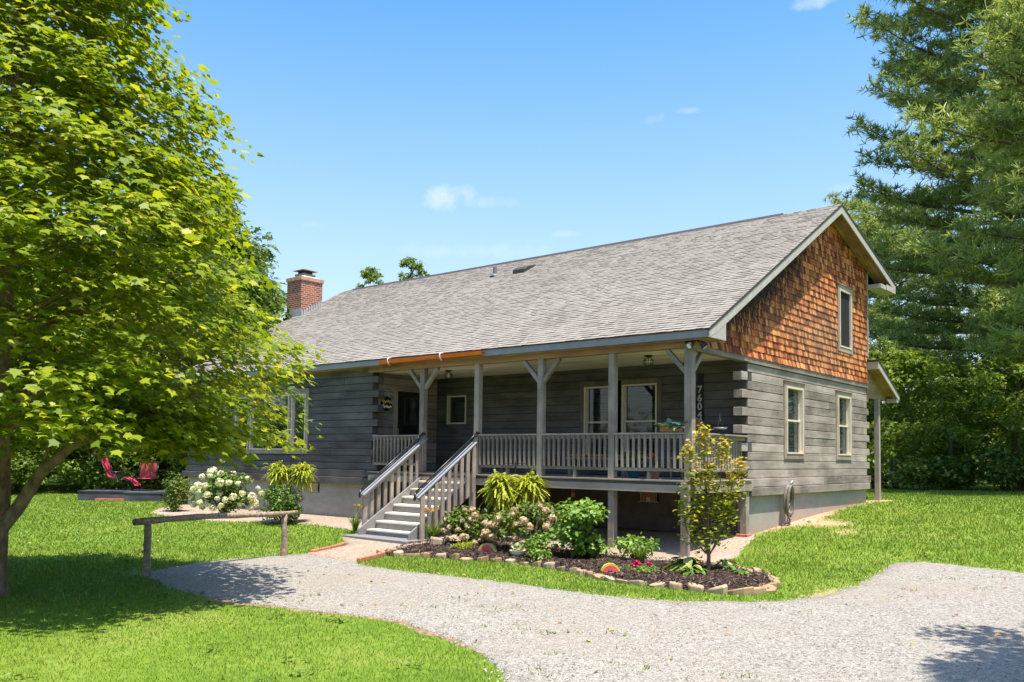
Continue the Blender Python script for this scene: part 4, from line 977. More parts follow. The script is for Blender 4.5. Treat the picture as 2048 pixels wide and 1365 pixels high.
o, _ = shrub('bedding_flowers', .55, -2.75, .46, .2, 800, .035, M_bush, 'low clump of magenta flowers in the mulch', 'plant', loose=.34)
put_heads(o, [SIDE * R.uniform(-.2, .2) + VIEW * R.uniform(-.1, .16) + Vector((0, 0, R.uniform(.17, .24))) for _ in range(11)], .022, 22, M_mag, 'bloom', .6, .025)

def strap_plant(name, x, y, n, h_, wd, mat, label, flowers=0, spread=.8, tips=None, fl_mat=None):
    o = empty(name, (x, y, float(gz(x, y)) + .04), label, 'plant'); V, L, st, T = [], [], [], []
    for i in range(n):
        a = R.uniform(0, 6.28); ln = h_ * R.uniform(.65, 1.15); out = spread * R.uniform(.25, 1.0); t = R.random(); b = len(V); dx, dy = math.cos(a), math.sin(a); k = 5
        r0 = R.uniform(0, .05)
        for s in range(k + 1):
            u = s / k; rr = r0 + ln * out * u * u * .8 + ln * .1 * u; zz = ln * (u - out * .55 * u ** 3); ww = wd * (1 - u ** 2) * .5 + .001
            V += [(dx * rr - dy * ww, dy * rr + dx * ww, zz), (dx * rr + dy * ww, dy * rr - dx * ww, zz)]
        for s in range(k): q = b + 2 * s; st.append(len(L)); L += [q, q + 1, q + 3, q + 2]; T.append(t)
    fast_mesh('foliage', np.array(V), L, st, mat, T, o)
    if flowers:
        m = MB(); sp = []
        for i in range(flowers):
            a = R.uniform(0, 6.28); p = Vector((math.cos(a) * .16, math.sin(a) * .16, h_ * R.uniform(1.05, 1.3))); sp.append(p); m.tube([(0, 0, 0), p * .6 + Vector((0, 0, .08)), p], .004, 4)
        m.build('stem', M_stem, o, local=True); put_heads(o, sp, .02, 18, fl_mat or M_yel, 'bloom', 1.2, .035)
    return o
strap_plant('daylily', -4.72, -1.98, 110, .56, .02, M_blade, 'yellow daylilies at the foot of the steps beside the bed', 4)
strap_plant('daylily', -7.6, -1.55, 70, .5, .016, M_blade, 'sparse daylilies left of the steps along the foundation', 5)
strap_plant('ornamental_grass', -.05, -1.75, 60, .46, .014, M_blade, 'tuft of strap leaves behind the magenta flowers')
def hosta(x, y, n, ln, label, mat=None):
    o = empty('hosta', (x, y, float(gz(x, y)) + .05), label, 'plant'); P, Nn, D, s_ = [], [], [], []
    for i in range(n):
        a = R.uniform(0, 6.28); q = R.uniform(.05, .8); P.append((math.cos(a) * ln * q * .6, math.sin(a) * ln * q * .6, ln * (.35 + .5 * (1 - q)) * R.uniform(.6, 1)))
        D.append((math.cos(a), math.sin(a), .35 - .9 * q)); Nn.append((math.cos(a) * .3, math.sin(a) * .3, 1)); s_.append(ln * R.uniform(.6, .95))
    leaves('foliage', ([(0, 0, 0), (.22, .2, .05), (.27, .5, .06), (.14, .82, -.03), (0, 1.05, -.16), (-.14, .82, -.03), (-.27, .5, .06), (-.22, .2, .05), (0, .5, 0)], OVAL[1]), np.array(P), np.array(Nn) + rng.normal(0, .15, (n, 3)), np.array(D), np.array(s_), mat or M_hosta, o)
    return o
hosta(.98, -2.1, 34, .3, 'larger hosta left of the little maple trunk'); hosta(1.38, -2.62, 22, .24, 'low pale hosta in front of the little maple trunk'); hosta(1.42, -1.62, 20, .24, 'hosta tucked right behind the little maple trunk'); hosta(1.95, -2.2, 12, .15, 'tiny hosta alone in the right end of the mulch')

# young upright maple in the bed
def young_maple():
    x, y = 1.3, -2.0; z = float(gz(x, y)) + .04; o = empty('young_maple', (x, y, z), 'small upright maple with yellow orange tips standing in the mulch', 'tree')
    m = MB(); tips = [(-.10, 2.28), (.20, 2.08), (-.34, 1.98), (.50, 1.78), (-.02, 1.72), (.36, 1.55), (-.22, 1.45), (-.42, 1.15), (.30, 1.15), (.0, 1.2), (-.30, .95)]
    m.tube([(0, 0, -.1), (.01, 0, .25), (0, .01, .5), (-.02, 0, .85), (-.04, 0, 1.2), (-.07, 0, 1.7)], [.035, .03, .027, .022, .016, .008], 8)
    m.tube([(.01, 0, .2), (-.05, -.02, .55), (-.06, .0, 1.0)], [.02, .016, .01], 6)
    P, T = [], []; P2 = []
    for (a, h_) in tips:
        e = SIDE * a + VIEW * R.uniform(-.18, .22) + Vector((0, 0, h_)); b = Vector((a * .1, 0, max(.3, h_ - 1.1 - abs(a) * .5)))
        c = b.lerp(e, .5) + Vector((0, 0, -.1)) + SIDE * a * .25
        m.tube([b, b.lerp(c, .6), c, c.lerp(e, .6), e], [.012, .01, .008, .005, .003], 5, cap=False)
        L = h_ * .45 + .1
        for i in range(int(210 * L)):
            u = R.random() ** .8; q = (c.lerp(e, u) if u > .3 else b.lerp(c, .4 + u * 2)); rr = .105 * (1.1 - .75 * u)
            p = q + Vector((R.gauss(0, rr), R.gauss(0, rr), R.gauss(0, rr * .8)))
            (P2 if h_ > 1.4 and p.z > h_ - .42 else P).append(p)
    for i in range(240):
        P.append(SIDE * R.gauss(0, .2) + VIEW * R.gauss(0, .16) + Vector((-.05, 0, R.uniform(.9, 1.5))))
    m.build('trunk', M_twig, o, local=True)
    for nm, Q, mt in (('foliage', P, M_jm), ('tip_foliage', P2, M_jmtop)):
        n = len(Q); Q = np.array([tuple(q) for q in Q]); leaves(nm, MAPLE, Q, np.c_[rng.normal(0, .4, (n, 2)), np.ones(n)], np.c_[rng.normal(0, 1, (n, 2)), rng.normal(-.2, .3, n)], rng.uniform(.042, .08, n), mt, o)
young_maple()

# hanging ferns on double shepherd hooks
def fern(x, y, z, r, label, nf=46):
    o = empty('hanging_fern', (x, y, z), label, 'fern', 'ferns hanging from shepherd hooks'); V, L, st, T = [], [], [], []
    for i in range(nf):
        a = R.uniform(0, 6.28); ln = r * R.uniform(.35, 1.0); sx_, sy_, sz_ = R.gauss(0, .07), R.gauss(0, .07), R.gauss(0, .05); el = R.uniform(-1.25, 1.4); dx, dy = math.cos(a), math.sin(a); k = 16; pts = []; t0 = R.random()
        for s in range(k + 1):
            u = s / k; rr = ln * (u * math.cos(el) * .95 + .05); zz = .04 + ln * (math.sin(el) * u - (.32 + .35 * max(0, math.sin(el))) * u * u * 1.05); pts.append(Vector((dx * rr + sx_, dy * rr + sy_, zz + sz_)))
        tw = R.uniform(-.6, .6)
        for s in range(k + 1):
            p = pts[s]; u = s / k; hw = (.019 + .014 * R.random() if s % 2 else .008) * (r / .45) * (math.sin(math.pi * min(1, u * .82 + .16)) ** .6) + .001; sd = Vector((-dy, dx, tw)).normalized(); V += [tuple(p - sd * hw), tuple(p + sd * hw)]
        b = len(V) - 2 * (k + 1)
        for s in range(k): q = b + 2 * s; st.append(len(L)); L += [q, q + 1, q + 3, q + 2]; T.append(min(1, max(0, t0 + R.uniform(-.12, .12))))
    fast_mesh('fronds', np.array(V), L, st, M_fern, T, o)
    m = MB(); m.lathe([(.07, -.13), (.12, -.10), (.145, .0), (.15, .03)], (0, 0, 0), 14); m.build('basket', M_dark, o, local=True)
    m = MB()
    for q in range(3): m.tube([(.14 * math.cos(q * 2.1), .14 * math.sin(q * 2.1), .02), (0, 0, .36)], .003, 4)
    m.build('hanger', M_black, o, local=True)
    return o
def hook(x, y, top, label):
    z = float(gz(x, y)); o = empty('shepherd_hook', (x, y, z), label, 'plant hook'); h_ = top - z; m = MB()
    m.tube([(0, 0, -.1), (0, 0, h_)], .011, 8); m.lathe([(.001, .10), (.022, .04), (.012, .0), (.02, -.03), (.012, -.06)], (0, 0, h_), 10)
    m.build('pole', M_black, o, local=True)
    for sg in (-1, 1):
        m = MB(); pts = []
        for q in range(13):
            a = math.pi * (1 - q / 12.0); pts.append(SIDE * sg * (.14 + .14 * math.cos(a)) + Vector((0, 0, h_ - .10 + .15 * math.sin(a))))
        pts += [SIDE * sg * .30 + Vector((0, 0, h_ - .14)), SIDE * sg * .335 + Vector((0, 0, h_ - .13))]
        m.tube(pts, .008, 6); m.build('arm', M_black, o, local=True)
    return o
hook(-3.79, -.55, .22, 'black double shepherd hook by the porch deck in the mulch bed')
for sg, lb in ((-1, 'left one of the two ferns hanging before the porch deck'), (1, 'right one of the two ferns hanging before the porch deck')):
    p = Vector((-3.79, -.55, -.20)) + SIDE * sg * .29; fern(p.x, p.y, p.z, .55, lb, 430)
hook(-10.05, -1.55, .27, 'black double shepherd hook by the left foundation wall')
for sg, lb in ((-1, 'left one of the two ferns hanging by the left foundation'), (1, 'right one of the two ferns hanging by the left foundation')):
    p = Vector((-10.05, -1.55, -.05)) + SIDE * sg * .29; fern(p.x, p.y, p.z, .46, lb, 380)

# ------------------------------------------------------------------ trees
def branch(mb, a, b, r0, r1, bend=.12, n=6, segs=5):
    a, b = Vector(a), Vector(b); L = (b - a).length; pts, rad = [], []
    off = Vector((R.uniform(-1, 1), R.uniform(-1, 1), R.uniform(-.3, .8))) * bend * L
    for i in range(segs + 1):
        u = i / segs; pts.append(a.lerp(b, u) + off * math.sin(math.pi * u) * (1 - .3 * u)); rad.append(r0 + (r1 - r0) * u ** .8)
    mb.tube(pts, rad, n, cap=False); return pts

def big_maple():
    x, y = -4.22, -10.15; z = float(gz(x, y)); o = empty('maple_tree', (x, y, z), 'large yellow green maple in front at left, with a low limb reaching right', 'tree')
    prof = [(1.9, 3.1), (2.2, 3.35), (2.8, 3.55), (3.4, 3.45), (4.2, 3.15), (5.0, 2.75), (5.9, 2.4), (6.8, 2.0), (7.6, 1.6), (8.5, 1.3), (9.4, .7), (9.9, .2)]
    zs, rs = zip(*prof)
    m = MB()
    m.tube([(-.05, 0, -.15), (-.03, 0, .05), (0, 0, .35), (.02, .01, .8), (.0, .02, 1.2), (-.04, .03, 1.9), (-.02, 0, 3.2), (.05, .02, 5), (.0, .05, 7), (0, 0, 9)], [.27, .215, .17, .155, .16, .135, .11, .085, .05, .012], 12, cap=False)
    limb = [Vector((.03, .02, .75)), SIDE * .30 + Vector((0, 0, 1.08)), SIDE * .62 + VIEW * .1 + Vector((0, 0, 1.52)), SIDE * 1.02 + VIEW * .16 + Vector((0, 0, 1.86)), SIDE * 1.7 + VIEW * .2 + Vector((0, 0, 2.15)), SIDE * 2.6 + VIEW * .2 + Vector((0, 0, 2.5))]
    m.tube(limb, [.10, .085, .07, .055, .04, .014], 9, cap=False)
    branch(m, limb[2], limb[2] + SIDE * .5 + Vector((0, 0, .9)), .035, .01); branch(m, (0, 0, 1.3), SIDE * -.9 + VIEW * .3 + Vector((0, 0, 2.3)), .07, .02); branch(m, (0, 0, 1.5), VIEW * .9 + SIDE * .2 + Vector((0, 0, 2.9)), .06, .02)
    P, Nn, D, T = [], [], [], []
    ns = 0
    while ns < 1500:
        h_ = R.uniform(1.95, 9.8); rr = float(np.interp(h_, zs, rs))
        if R.random() > rr / 3.8 + .12: continue
        a = R.uniform(0, 2 * math.pi); lump = 1 + .08 * math.sin(3 * a + h_ * 1.7) + .06 * math.sin(5 * a - 2.6 * h_)
        u = R.random() ** .45; r = rr * lump * (.22 + .78 * u); c = Vector((math.cos(a) * r, math.sin(a) * r, h_ + R.uniform(-.15, .15))); ns += 1
        if ns > 1425:      # low drooping sprays on the side towards the house
            c = SIDE * R.uniform(1.2, 2.75) + VIEW * R.uniform(-1.1, .6); h_ = 2.35 - .16 * c.length + R.uniform(-.1, .35); c.z = h_; r = c.xy.length; a = math.atan2(c.y, c.x)
        out_ = Vector((math.cos(a), math.sin(a), 0))
        if ns % 3 == 0 and r > .5:
            if h_ > 3.0 and ns % 6 == 0: branch(m, (0, 0, max(2.0, h_ - .42 * r - .2)), c, .005 + .0055 * r, .003, .09, 5, 5)
            else: q_ = c.lerp(Vector((0, 0, h_ - .1)), R.uniform(.15, .4)); branch(m, q_, c, .008, .003, .1, 4, 3)
        k = R.randint(38, 56); sr = R.uniform(.30, .52) * (1 if h_ < 7.5 else .75); tl = R.uniform(.15, .55); tb_ = R.uniform(-.24, .24)
        for _ in range(k):
            q = R.random() ** .5 * sr; b = R.uniform(0, 6.28); dx, dy = math.cos(b) * q, math.sin(b) * q
            rad_ = dx * out_.x + dy * out_.y
            P.append((c.x + dx, c.y + dy, c.z - tl * rad_ + R.gauss(0, .055) - .25 * q * q))
            Nn.append((out_.x * .45 + R.gauss(0, .35), out_.y * .45 + R.gauss(0, .35), 1))
            D.append((out_.x * .8 + dx / sr * .8 + R.gauss(0, .35), out_.y * .8 + dy / sr * .8 + R.gauss(0, .35), -.35 + R.gauss(0, .3)))
            T.append(min(1, max(0, R.betavariate(2, 2.2) + tb_)))
    n = len(P)
    m.build('trunk', M_bark, o, smooth=True, local=True)
    leaves('crown', MAPLE, np.array(P), np.array(Nn), np.array(D), rng.uniform(.045, .14, n), M_maple, o, np.array(T))
    return o
big_maple()

def dec_proto(name, h_, rad, base, nclump, per, ls, mat, seed, narrow=False, tm=SPRIG):
    """deciduous tree standing at the origin: trunk and crown parts"""
    st = random.Random(seed)
    o = bpy.data.objects.new(name, None); COL.objects.link(o); o.empty_display_size = .2
    m = MB(); m.tube([(0, 0, -.3), (0, 0, .3), (.05, 0, h_ * .3), (-.05, .05, h_ * .6), (0, 0, h_ * .92)], [h_ * .026, h_ * .02, h_ * .017, h_ * .011, h_ * .003], 9, cap=False)
    P, Nn, D = [], [], []
    for i in range(nclump):
        u = (i + .5) / nclump; zz = base + (h_ - base) * (st.random() ** .85); t = (zz - base) / (h_ - base)
        env = rad * (math.sin(math.pi * min(1, t * .86 + .14)) ** .65 if not narrow else (1 - t) ** .9 + .09)
        a = st.uniform(0, 6.28); r = env * (.3 + .7 * st.random() ** .5) * (1 + .2 * math.sin(3 * a + 5 * t))
        c = Vector((math.cos(a) * r, math.sin(a) * r, zz)); cr = rad * (st.uniform(.15, .27) if not narrow else st.uniform(.06, .13)) * (1 if t < .85 else .55)
        if i % 3 == 0: branch(m, (0, 0, max(base * .7, zz - r * .8)), c, h_ * .006, .01, .1, 5, 4)
        p, d = blob_points(per, c, (cr, cr, cr * .7), .35); P.append(p); Nn.append(d)
    P, Nn = np.concatenate(P), np.concatenate(Nn); n = len(P)
    Nn = Nn * .5 + np.array([0, 0, .8]) + rng.normal(0, .45, (n, 3)); D = np.c_[P[:, 0], P[:, 1], np.full(n, -.2 * rad)] / rad + rng.normal(0, .5, (n, 3))
    m.build('trunk', M_bark, o, smooth=True)
    leaves('crown', tm, P, Nn, D, rng.uniform(.7, 1.3, n) * ls, mat, o, np.clip(rng.beta(2, 2.2, n), 0, 1))
    return o
def copy_tree(src):
    c = src.copy(); COL.objects.link(c)
    for ch in list(src.children):
        d = ch.copy(); COL.objects.link(d); d.parent = c
    return c
used = set()
def plant(src, x, y, sc, rz, label, group, cat='tree', dz=0.0, sz=1.0):
    o = src if src.name not in used else copy_tree(src)
    used.add(src.name); o.location = (x, y, float(np.clip(gz(x, y), -3, 4)) + dz); o.scale = (sc, sc, sc * sz); o.rotation_euler = (0, 0, rz)
    return tag(o, label, cat, group)
TA = dec_proto('broadleaf_tree', 14, 4.6, 1.2, 120, 150, .30, M_dec, 3)
TB = dec_proto('broadleaf_tree', 12, 4.0, .6, 110, 150, .26, M_dec, 9)
TC = dec_proto('poplar_tree', 11, 3.4, 3.0, 150, 44, .15, M_under, 14, narrow=True)
TD = dec_proto('understory_tree', 5.2, 2.7, .25, 90, 130, .17, M_under, 21)
TE = dec_proto('broadleaf_tree', 12, 4.0, 4.2, 110, 330, .14, M_under, 9, tm=OVAL)
GL_, GR_, GB_ = 'woodland trees left of the house', 'trees beyond the right lawn', 'trees behind the roof'
plant(TA, -28.5, 5.6, 1.03, 0.3, 'tall full tree behind the maple whose crown shows against the sky', GL_)
plant(TB, -32.6, 10.4, 1.0, 1.2, 'tree just left of the brick chimney, lower than its neighbour', GL_)
plant(TB, -35.7, 4.3, 1.1, 2.2, 'dark woodland tree behind the red chairs, right of the maple trunk', GL_)
plant(TA, -31.6, -.1, .85, 4.0, 'woodland tree straight behind the maple trunk', GL_)
plant(TB, -37.4, -1.6, 1.0, 5.0, 'woodland tree at the far left edge behind the maple', GL_)
plant(TA, -41.7, 9.7, 1.1, .9, 'woodland tree farther back, between the chairs and the house corner', GL_)
plant(TD, -26.0, 5.0, .9, .4, 'leafy understory tree right behind the straight red chair', GL_)
plant(TD, -27.5, 1.6, .95, 2.4, 'leafy understory tree behind the reclining chair', GL_)
plant(TD, -28.5, -1.8, .9, 3.6, 'leafy understory tree left of the dark chair platform', GL_)
plant(TD, -25.0, 9.0, .95, 5.2, 'leafy understory tree at the left house corner', GL_)
plant(TD, -31.0, -4.5, 1.0, 1.2, 'leafy understory tree at the left picture edge beyond the lawn', GL_)
TF = dec_proto('broadleaf_tree', 9.5, 3.0, 3.2, 90, 150, .2, M_dec, 33)
plant(TF, -20.9, 3.0, 1.0, .4, 'slender trunked tree standing right behind the red chairs and shading them', GL_)
plant(TC, -27.8, 16.1, 1.05, .2, 'pointed green treetop above the roof, nearer the chimney', GB_)
plant(TC, -27.6, 18.9, 1.14, 1.4, 'thin open treetop above the roof, farther from the chimney', GB_)
plant(TC, -28.4, 21.3, 1.07, 2.4, 'very small treetop just peeping over the roof ridge', GB_)
plant(TD, -3.4, 24.4, 1.15, .5, 'bright understory tree right behind the slender rear porch post', GR_)
plant(TD, -1.0, 23.4, .78, 1.6, 'bright understory tree right of the rear porch post below the pine', GR_)
plant(TD, 1.0, 25.6, 1.1, 2.9, 'understory tree straight in front of the big pine trunk', GR_)
plant(TD, 3.2, 24.4, .8, 4.4, 'understory tree at the right picture edge beyond the lawn', GR_)
plant(TB, -12, 38, .8, 4.1, 'woodland tree far behind the rear porch roof', GR_)
plant(TA, -1.5, 41, .85, 2.1, 'woodland tree far behind the pine, left of its trunk', GR_)
plant(TB, 6.5, 37, .95, 3.1, 'woodland tree far behind the pine, right of its trunk', GR_)
plant(TA, 13, 34, .9, 1.1, 'woodland tree beyond the right picture edge', GR_)
plant(TE, 10.4, -6.3, .82, .7, 'tree at right edge of the driveway casting the shade on the gravel', None)
for (bx, by, bw, bh, lb) in ((-1.2, 21.0, 2.6, 1.3, 'low dark shrub mass by the lawn edge behind the rear porch post'), (1.2, 21.3, 3.0, 1.7, 'dark spreading shrub at the lawn edge right of the porch post'), (3.4, 21.0, 3.0, 1.9, 'dark spreading shrub at the right picture edge on the lawn border')):
    shrub('border_shrub', bx, by, bw, bh, 1800, .16, M_dec, lb, 'shrub', 'dark shrubs along the far right lawn edge', loose=.26)
for (bx, by, bw, bh, lb) in ((-26.0, 1.4, 2.6, 1.5, 'low undergrowth bush behind the dark platform'), (-27.2, -1.6, 3.0, 1.6, 'low undergrowth bush left of the dark platform'), (-24.0, 4.4, 2.4, 1.5, 'low undergrowth bush between platform and house corner')):
    shrub('border_shrub', bx, by, bw, bh, 1800, .15, M_dec, lb, 'shrub', 'undergrowth along the left wood', loose=.26)
# continuous far wood closing the horizon; unseen rear arc added to darken window reflections
fp, fn = [], []
for i in range(460):
    a = math.radians(R.uniform(-32, 92) if i < 170 else R.uniform(92, 328)); d = R.uniform(62, 95); x, y = CX - d * math.sin(a), CY + d * math.cos(a); hh = R.uniform(5, 10)
    for q in range(3):
        p, dd = blob_points(70, (x + R.uniform(-2, 2), y + R.uniform(-2, 2), float(np.clip(gz(x, y), -3, 4)) + hh * (.2 + .3 * q)), (3.2, 3.2, hh * .28), .5); fp.append(p); fn.append(dd)
fp, fn = np.concatenate(fp), np.concatenate(fn); n = len(fp)
tag(leaves('far_woodland', SPRIG, fp, fn + np.array([0, 0, .5]) + rng.normal(0, .4, (n, 3)), rng.normal(0, 1, (n, 3)), rng.uniform(.7, 1.2, n), M_dec), kind='stuff')

def pine(x, y, h_, rmax, label, seed, group, lean=(.03, -.01), zbase=3.0):
    st = random.Random(seed); z = float(gz(x, y)); o = empty('pine_tree', (x, y, z), label, 'tree', group)
    m = MB(); cen = lambda zz: Vector((-lean[0] * zz * .8 + .12 * math.sin(zz * .5), lean[1] * zz, zz))
    zz_ = [-.3, 0, 1, 3, 6, 9, 12, 15, 18, h_ - .3]; m.tube([cen(q) for q in zz_], [.45, .36, .31, .29, .27, .24, .21, .18, .15, .02], 10, cap=False)
    P, Nn, D, T, S_ = [], [], [], [], []
    def tuft(p, ax, sc):
        ax = ax.normalized(); t = st.random()
        for _ in range(11):
            v = (ax * st.uniform(.25, 1) + Vector((st.gauss(0, .55), st.gauss(0, .55), st.gauss(0, .5)))).normalized()
            P.append(tuple(p)); D.append(tuple(v)); Nn.append((st.gauss(0, 1), st.gauss(0, 1), st.gauss(.6, .8))); T.append(min(1, max(0, .15 + .7 * t + st.uniform(-.12, .12)))); S_.append(sc * st.uniform(.75, 1.2))
    zz = zbase
    while zz < h_ - .4:
        t = zz / h_; nb = st.randint(5, 7); a0 = st.uniform(0, 6.28)
        for k in range(nb):
            a = a0 + k * 6.283 / nb + st.uniform(-.3, .3); L = rmax * (1 - t) ** .14 * st.uniform(.5, 1.08) * (.8 if t < .12 else 1); e0 = .12 + .35 * t
            d = Vector((math.cos(a), math.sin(a), 0)); b = cen(zz + st.uniform(-.2, .2)); pts = []
            for s in range(7):
                u = s / 6; pts.append(b + d * L * u + Vector((0, 0, L * (e0 * u - .30 * u * u + .26 * u ** 3 * 1.1))) + Vector((-d.y, d.x, 0)) * L * .06 * math.sin(3 * u + k))
            m.tube(pts, [.012 + .02 * L * (1 - s / 6) * (.6 + .4 * (1 - t)) for s in range(7)], 6, cap=False)
            nsub = max(4, int(L * 3.1))
            for j in range(nsub):
                u = .28 + .72 * (j + st.random()) / nsub; i0 = min(5, int(u * 6)); p = pts[i0].lerp(pts[i0 + 1], u * 6 - i0); sg = 1 if j % 2 else -1
                sl_ = min(L * (.34 * (1 - u) + .13), 1.75 - .8 * u) * st.uniform(.6, 1.2); sd = (Vector((-d.y, d.x, 0)) * sg * .85 + d * .75 + Vector((0, 0, .22 + st.uniform(-.1, .25)))).normalized(); e = p + sd * sl_
                if sl_ > .45: m.tube([p, p.lerp(e, .5) - Vector((0, 0, .03)), e], [.016, .011, .006], 4, cap=False)
                nt_ = max(4, int(sl_ * 10))
                for q in range(nt_):
                    v = (q + st.random()) / nt_
                    if v < .15: continue
                    w_ = p.lerp(e, v) + Vector((st.gauss(0, .14), st.gauss(0, .14), st.gauss(.06, .11))); tuft(w_, sd * .7 + Vector((0, 0, .65)), .30)
            for q in range(5): tuft(pts[-1] + Vector((st.gauss(0, .08), st.gauss(0, .08), st.gauss(.05, .06))), d * .6 + Vector((0, 0, .8)), .22)
        zz += st.uniform(.8, 1.25) * (1 if t < .75 else .7)
    m.build('trunk', M_pbark, o, smooth=True, local=True)
    n = len(P); leaves('crown', ([(-.5, 0, 0), (.5, 0, 0), (.2, 1, 0), (-.2, 1, 0)], [(0, 1, 2, 3)]), np.array(P), np.array(Nn), np.array(D), np.array(S_), M_pine, o, np.array(T), np.full(n, .16))
    return o
pine(.3, 30.4, 34, 7.7, 'tall pine with layered branches behind the gable, reaching above the picture', 5, None)
pine(4.4, 18.6, 17, 5.5, 'nearer pine at the right edge whose low branches sweep over the lawn', 12, None, (.01, 0), 4.2)
pine(-9.0, 44, 18, 5.5, 'second pine farther back, filling the gap left of the big pine trunk', 8, None)

# ------------------------------------------------------------------ log hitching rail
def rail_fence():
    a, b = gr(-4.80, -7.86), gr(-5.68, -4.83); o = empty('hitching_rail', a, 'rustic log hitching rail on two posts along the gravel edge', 'rail')
    for p, lb in ((a, 0), (b, 1)):
        m = MB(); h_ = .83; kx = .02 if lb else -.015
        m.tube([p + Vector((0, 0, -.15)), p + Vector((0, 0, .05)), p + Vector((kx, .01, .3)), p + Vector((-kx * .5, 0, .6)), p + Vector((0, 0, h_ - .06))], [.068, .064, .052, .055, .052], 10)
        for q in range(3):
            zz = R.uniform(.2, .7); an = R.uniform(0, 6.28); m.tube([p + Vector((math.cos(an) * .03, math.sin(an) * .03, zz)), p + Vector((math.cos(an) * .075, math.sin(an) * .075, zz + .03))], [.022, .016], 6)
        m.build('post', M_rail, o, smooth=True)
    d = (b - a).normalized(); m = MB(); pts = []; k = 12
    for i in range(k + 1):
        u = i / k; pts.append((a - d * .26).lerp(b + d * .34, u) + Vector((.012 * math.sin(u * 9), .01 * math.cos(u * 7), .80 + .018 * math.sin(u * 5.5))))
    m.tube(pts, [.052 + .006 * math.sin(i * 2.1) - .0008 * i for i in range(k + 1)], 10); m.build('rail', M_rail, o, smooth=True)
rail_fence()

# ------------------------------------------------------------------ seating platform and chairs at the left
M_plank = wood('dark_deck_timber', 0, (.02, .02, .025), (.10, .10, .12), grain=16)
pz = -1.23; yaw = math.radians(39.7)
pl = empty('seating_platform', (-21.73, .3, pz), 'low dark timber platform on the lawn under the red chairs', 'platform', rz=yaw)
m = MB()
for i in range(13): m.box(-1.35, .35, -1.0 + i * .145, -1.0 + i * .145 + .138, .27, .31)
for i in range(13): m.box(.36, 1.6, -1.35 + i * .145, -1.35 + i * .145 + .138, .265, .305)
m.build('deck_board', M_plank, pl, local=True)
m = MB(); m.box(-1.33, .33, -.98, -.94, -.1, .27); m.box(-1.33, -1.29, -.94, .85, -.1, .27); m.box(.38, 1.58, -1.33, -1.29, -.1, .264); m.box(.38, .42, -1.29, .5, -.1, .264); m.box(1.54, 1.58, -1.29, .5, -.1, .264); m.build('skirt', M_plank, pl, local=True)
m = MB(); m.box(-.7, .25, -1.10, -1.0, -.05, .07); o = m.build('red_timber', M_clay, pl, local=True)
M_sling = Mat('red_sling_fabric', .7, .2); M_sling.col((.55, .05, .085)); M_sling = M_sling.m
M_sling2 = plain('rust_red_sling_fabric', (.30, .05, .035), .7)
def sling(pts, wd, mat, name, parent, n=3, flange=.0):
    m = MB(); vs = []
    for (x, z) in pts: vs += [(x, -wd / 2, z), (x, wd / 2, z)]
    k = len(pts); fs = [(2 * i, 2 * i + 1, 2 * i + 3, 2 * i + 2) for i in range(k - 1)]
    vs2 = [(x + .012, y, z - .012) for x, y, z in vs]; b = len(vs)
    m.add(vs + vs2, fs + [tuple(b + q for q in f[::-1]) for f in fs] + [(0, 2, b + 2, b), (1, b + 1, b + 3, 3)] + [(2 * k - 2, 2 * k - 1, b + 2 * k - 1, b + 2 * k - 2)], 0)
    return m.build(name, mat, parent, local=True, smooth=False)
c1 = empty('reclining_chair', (-22.27, .19, pz + .31), 'magenta red reclining lounge chair facing right on the dark platform', 'chair', rz=yaw)
sling([(-.62, 1.10), (-.52, .85), (-.40, .55), (-.30, .42)], .52, M_sling, 'backrest', c1); sling([(-.30, .42), (-.1, .40), (.15, .44)], .52, M_sling, 'seat', c1); sling([(.16, .44), (.38, .36), (.55, .24), (.60, .16)], .50, M_sling, 'leg_rest', c1)
m = MB()
for sy in (-.28, .28):
    m.tube([(-.64, sy, 1.12), (-.30, sy, .42), (.16, sy, .45), (.62, sy, .15)], .014, 6); m.tube([(-.42, sy, .0), (.1, sy, .62)], .013, 6); m.tube([(.36, sy, .0), (-.22, sy, .60)], .013, 6)
    m.box(-.42, .12, sy - .03, sy + .03, .60, .63)
m.tube([(-.64, -.28, 1.12), (-.64, .28, 1.12)], .014, 6); m.tube([(-.42, -.28, .01), (-.42, .28, .01)], .013, 6); m.tube([(.36, -.28, .01), (.36, .28, .01)], .013, 6)
m.build('frame', M_black, c1, local=True, smooth=True)
c2 = empty('patio_chair', (-20.98, .42, pz + .305), 'rust red straight patio chair facing the viewer on the dark platform', 'chair', rz=yaw - math.pi / 2)
sling([(-.28, .96), (-.24, .75), (-.20, .46)], .56, M_sling2, 'backrest', c2); sling([(-.20, .44), (.0, .41), (.26, .44)], .56, M_sling, 'seat', c2)
m = MB()
for sy in (-.31, .31):
    m.tube([(-.29, sy, .98), (-.2, sy, .44), (-.26, sy, 0)], .014, 6); m.tube([(.26, sy, .0), (.26, sy, .63), (.2, sy, .65), (-.22, sy, .63)], .014, 6); m.tube([(-.2, sy, .42), (.27, sy, .43)], .012, 6)
m.tube([(-.29, -.31, .98), (-.29, .31, .98)], .014, 6); m.tube([(.26, -.31, .42), (.26, .31, .42)], .012, 6)
m.build('frame', M_black, c2, local=True, smooth=True)

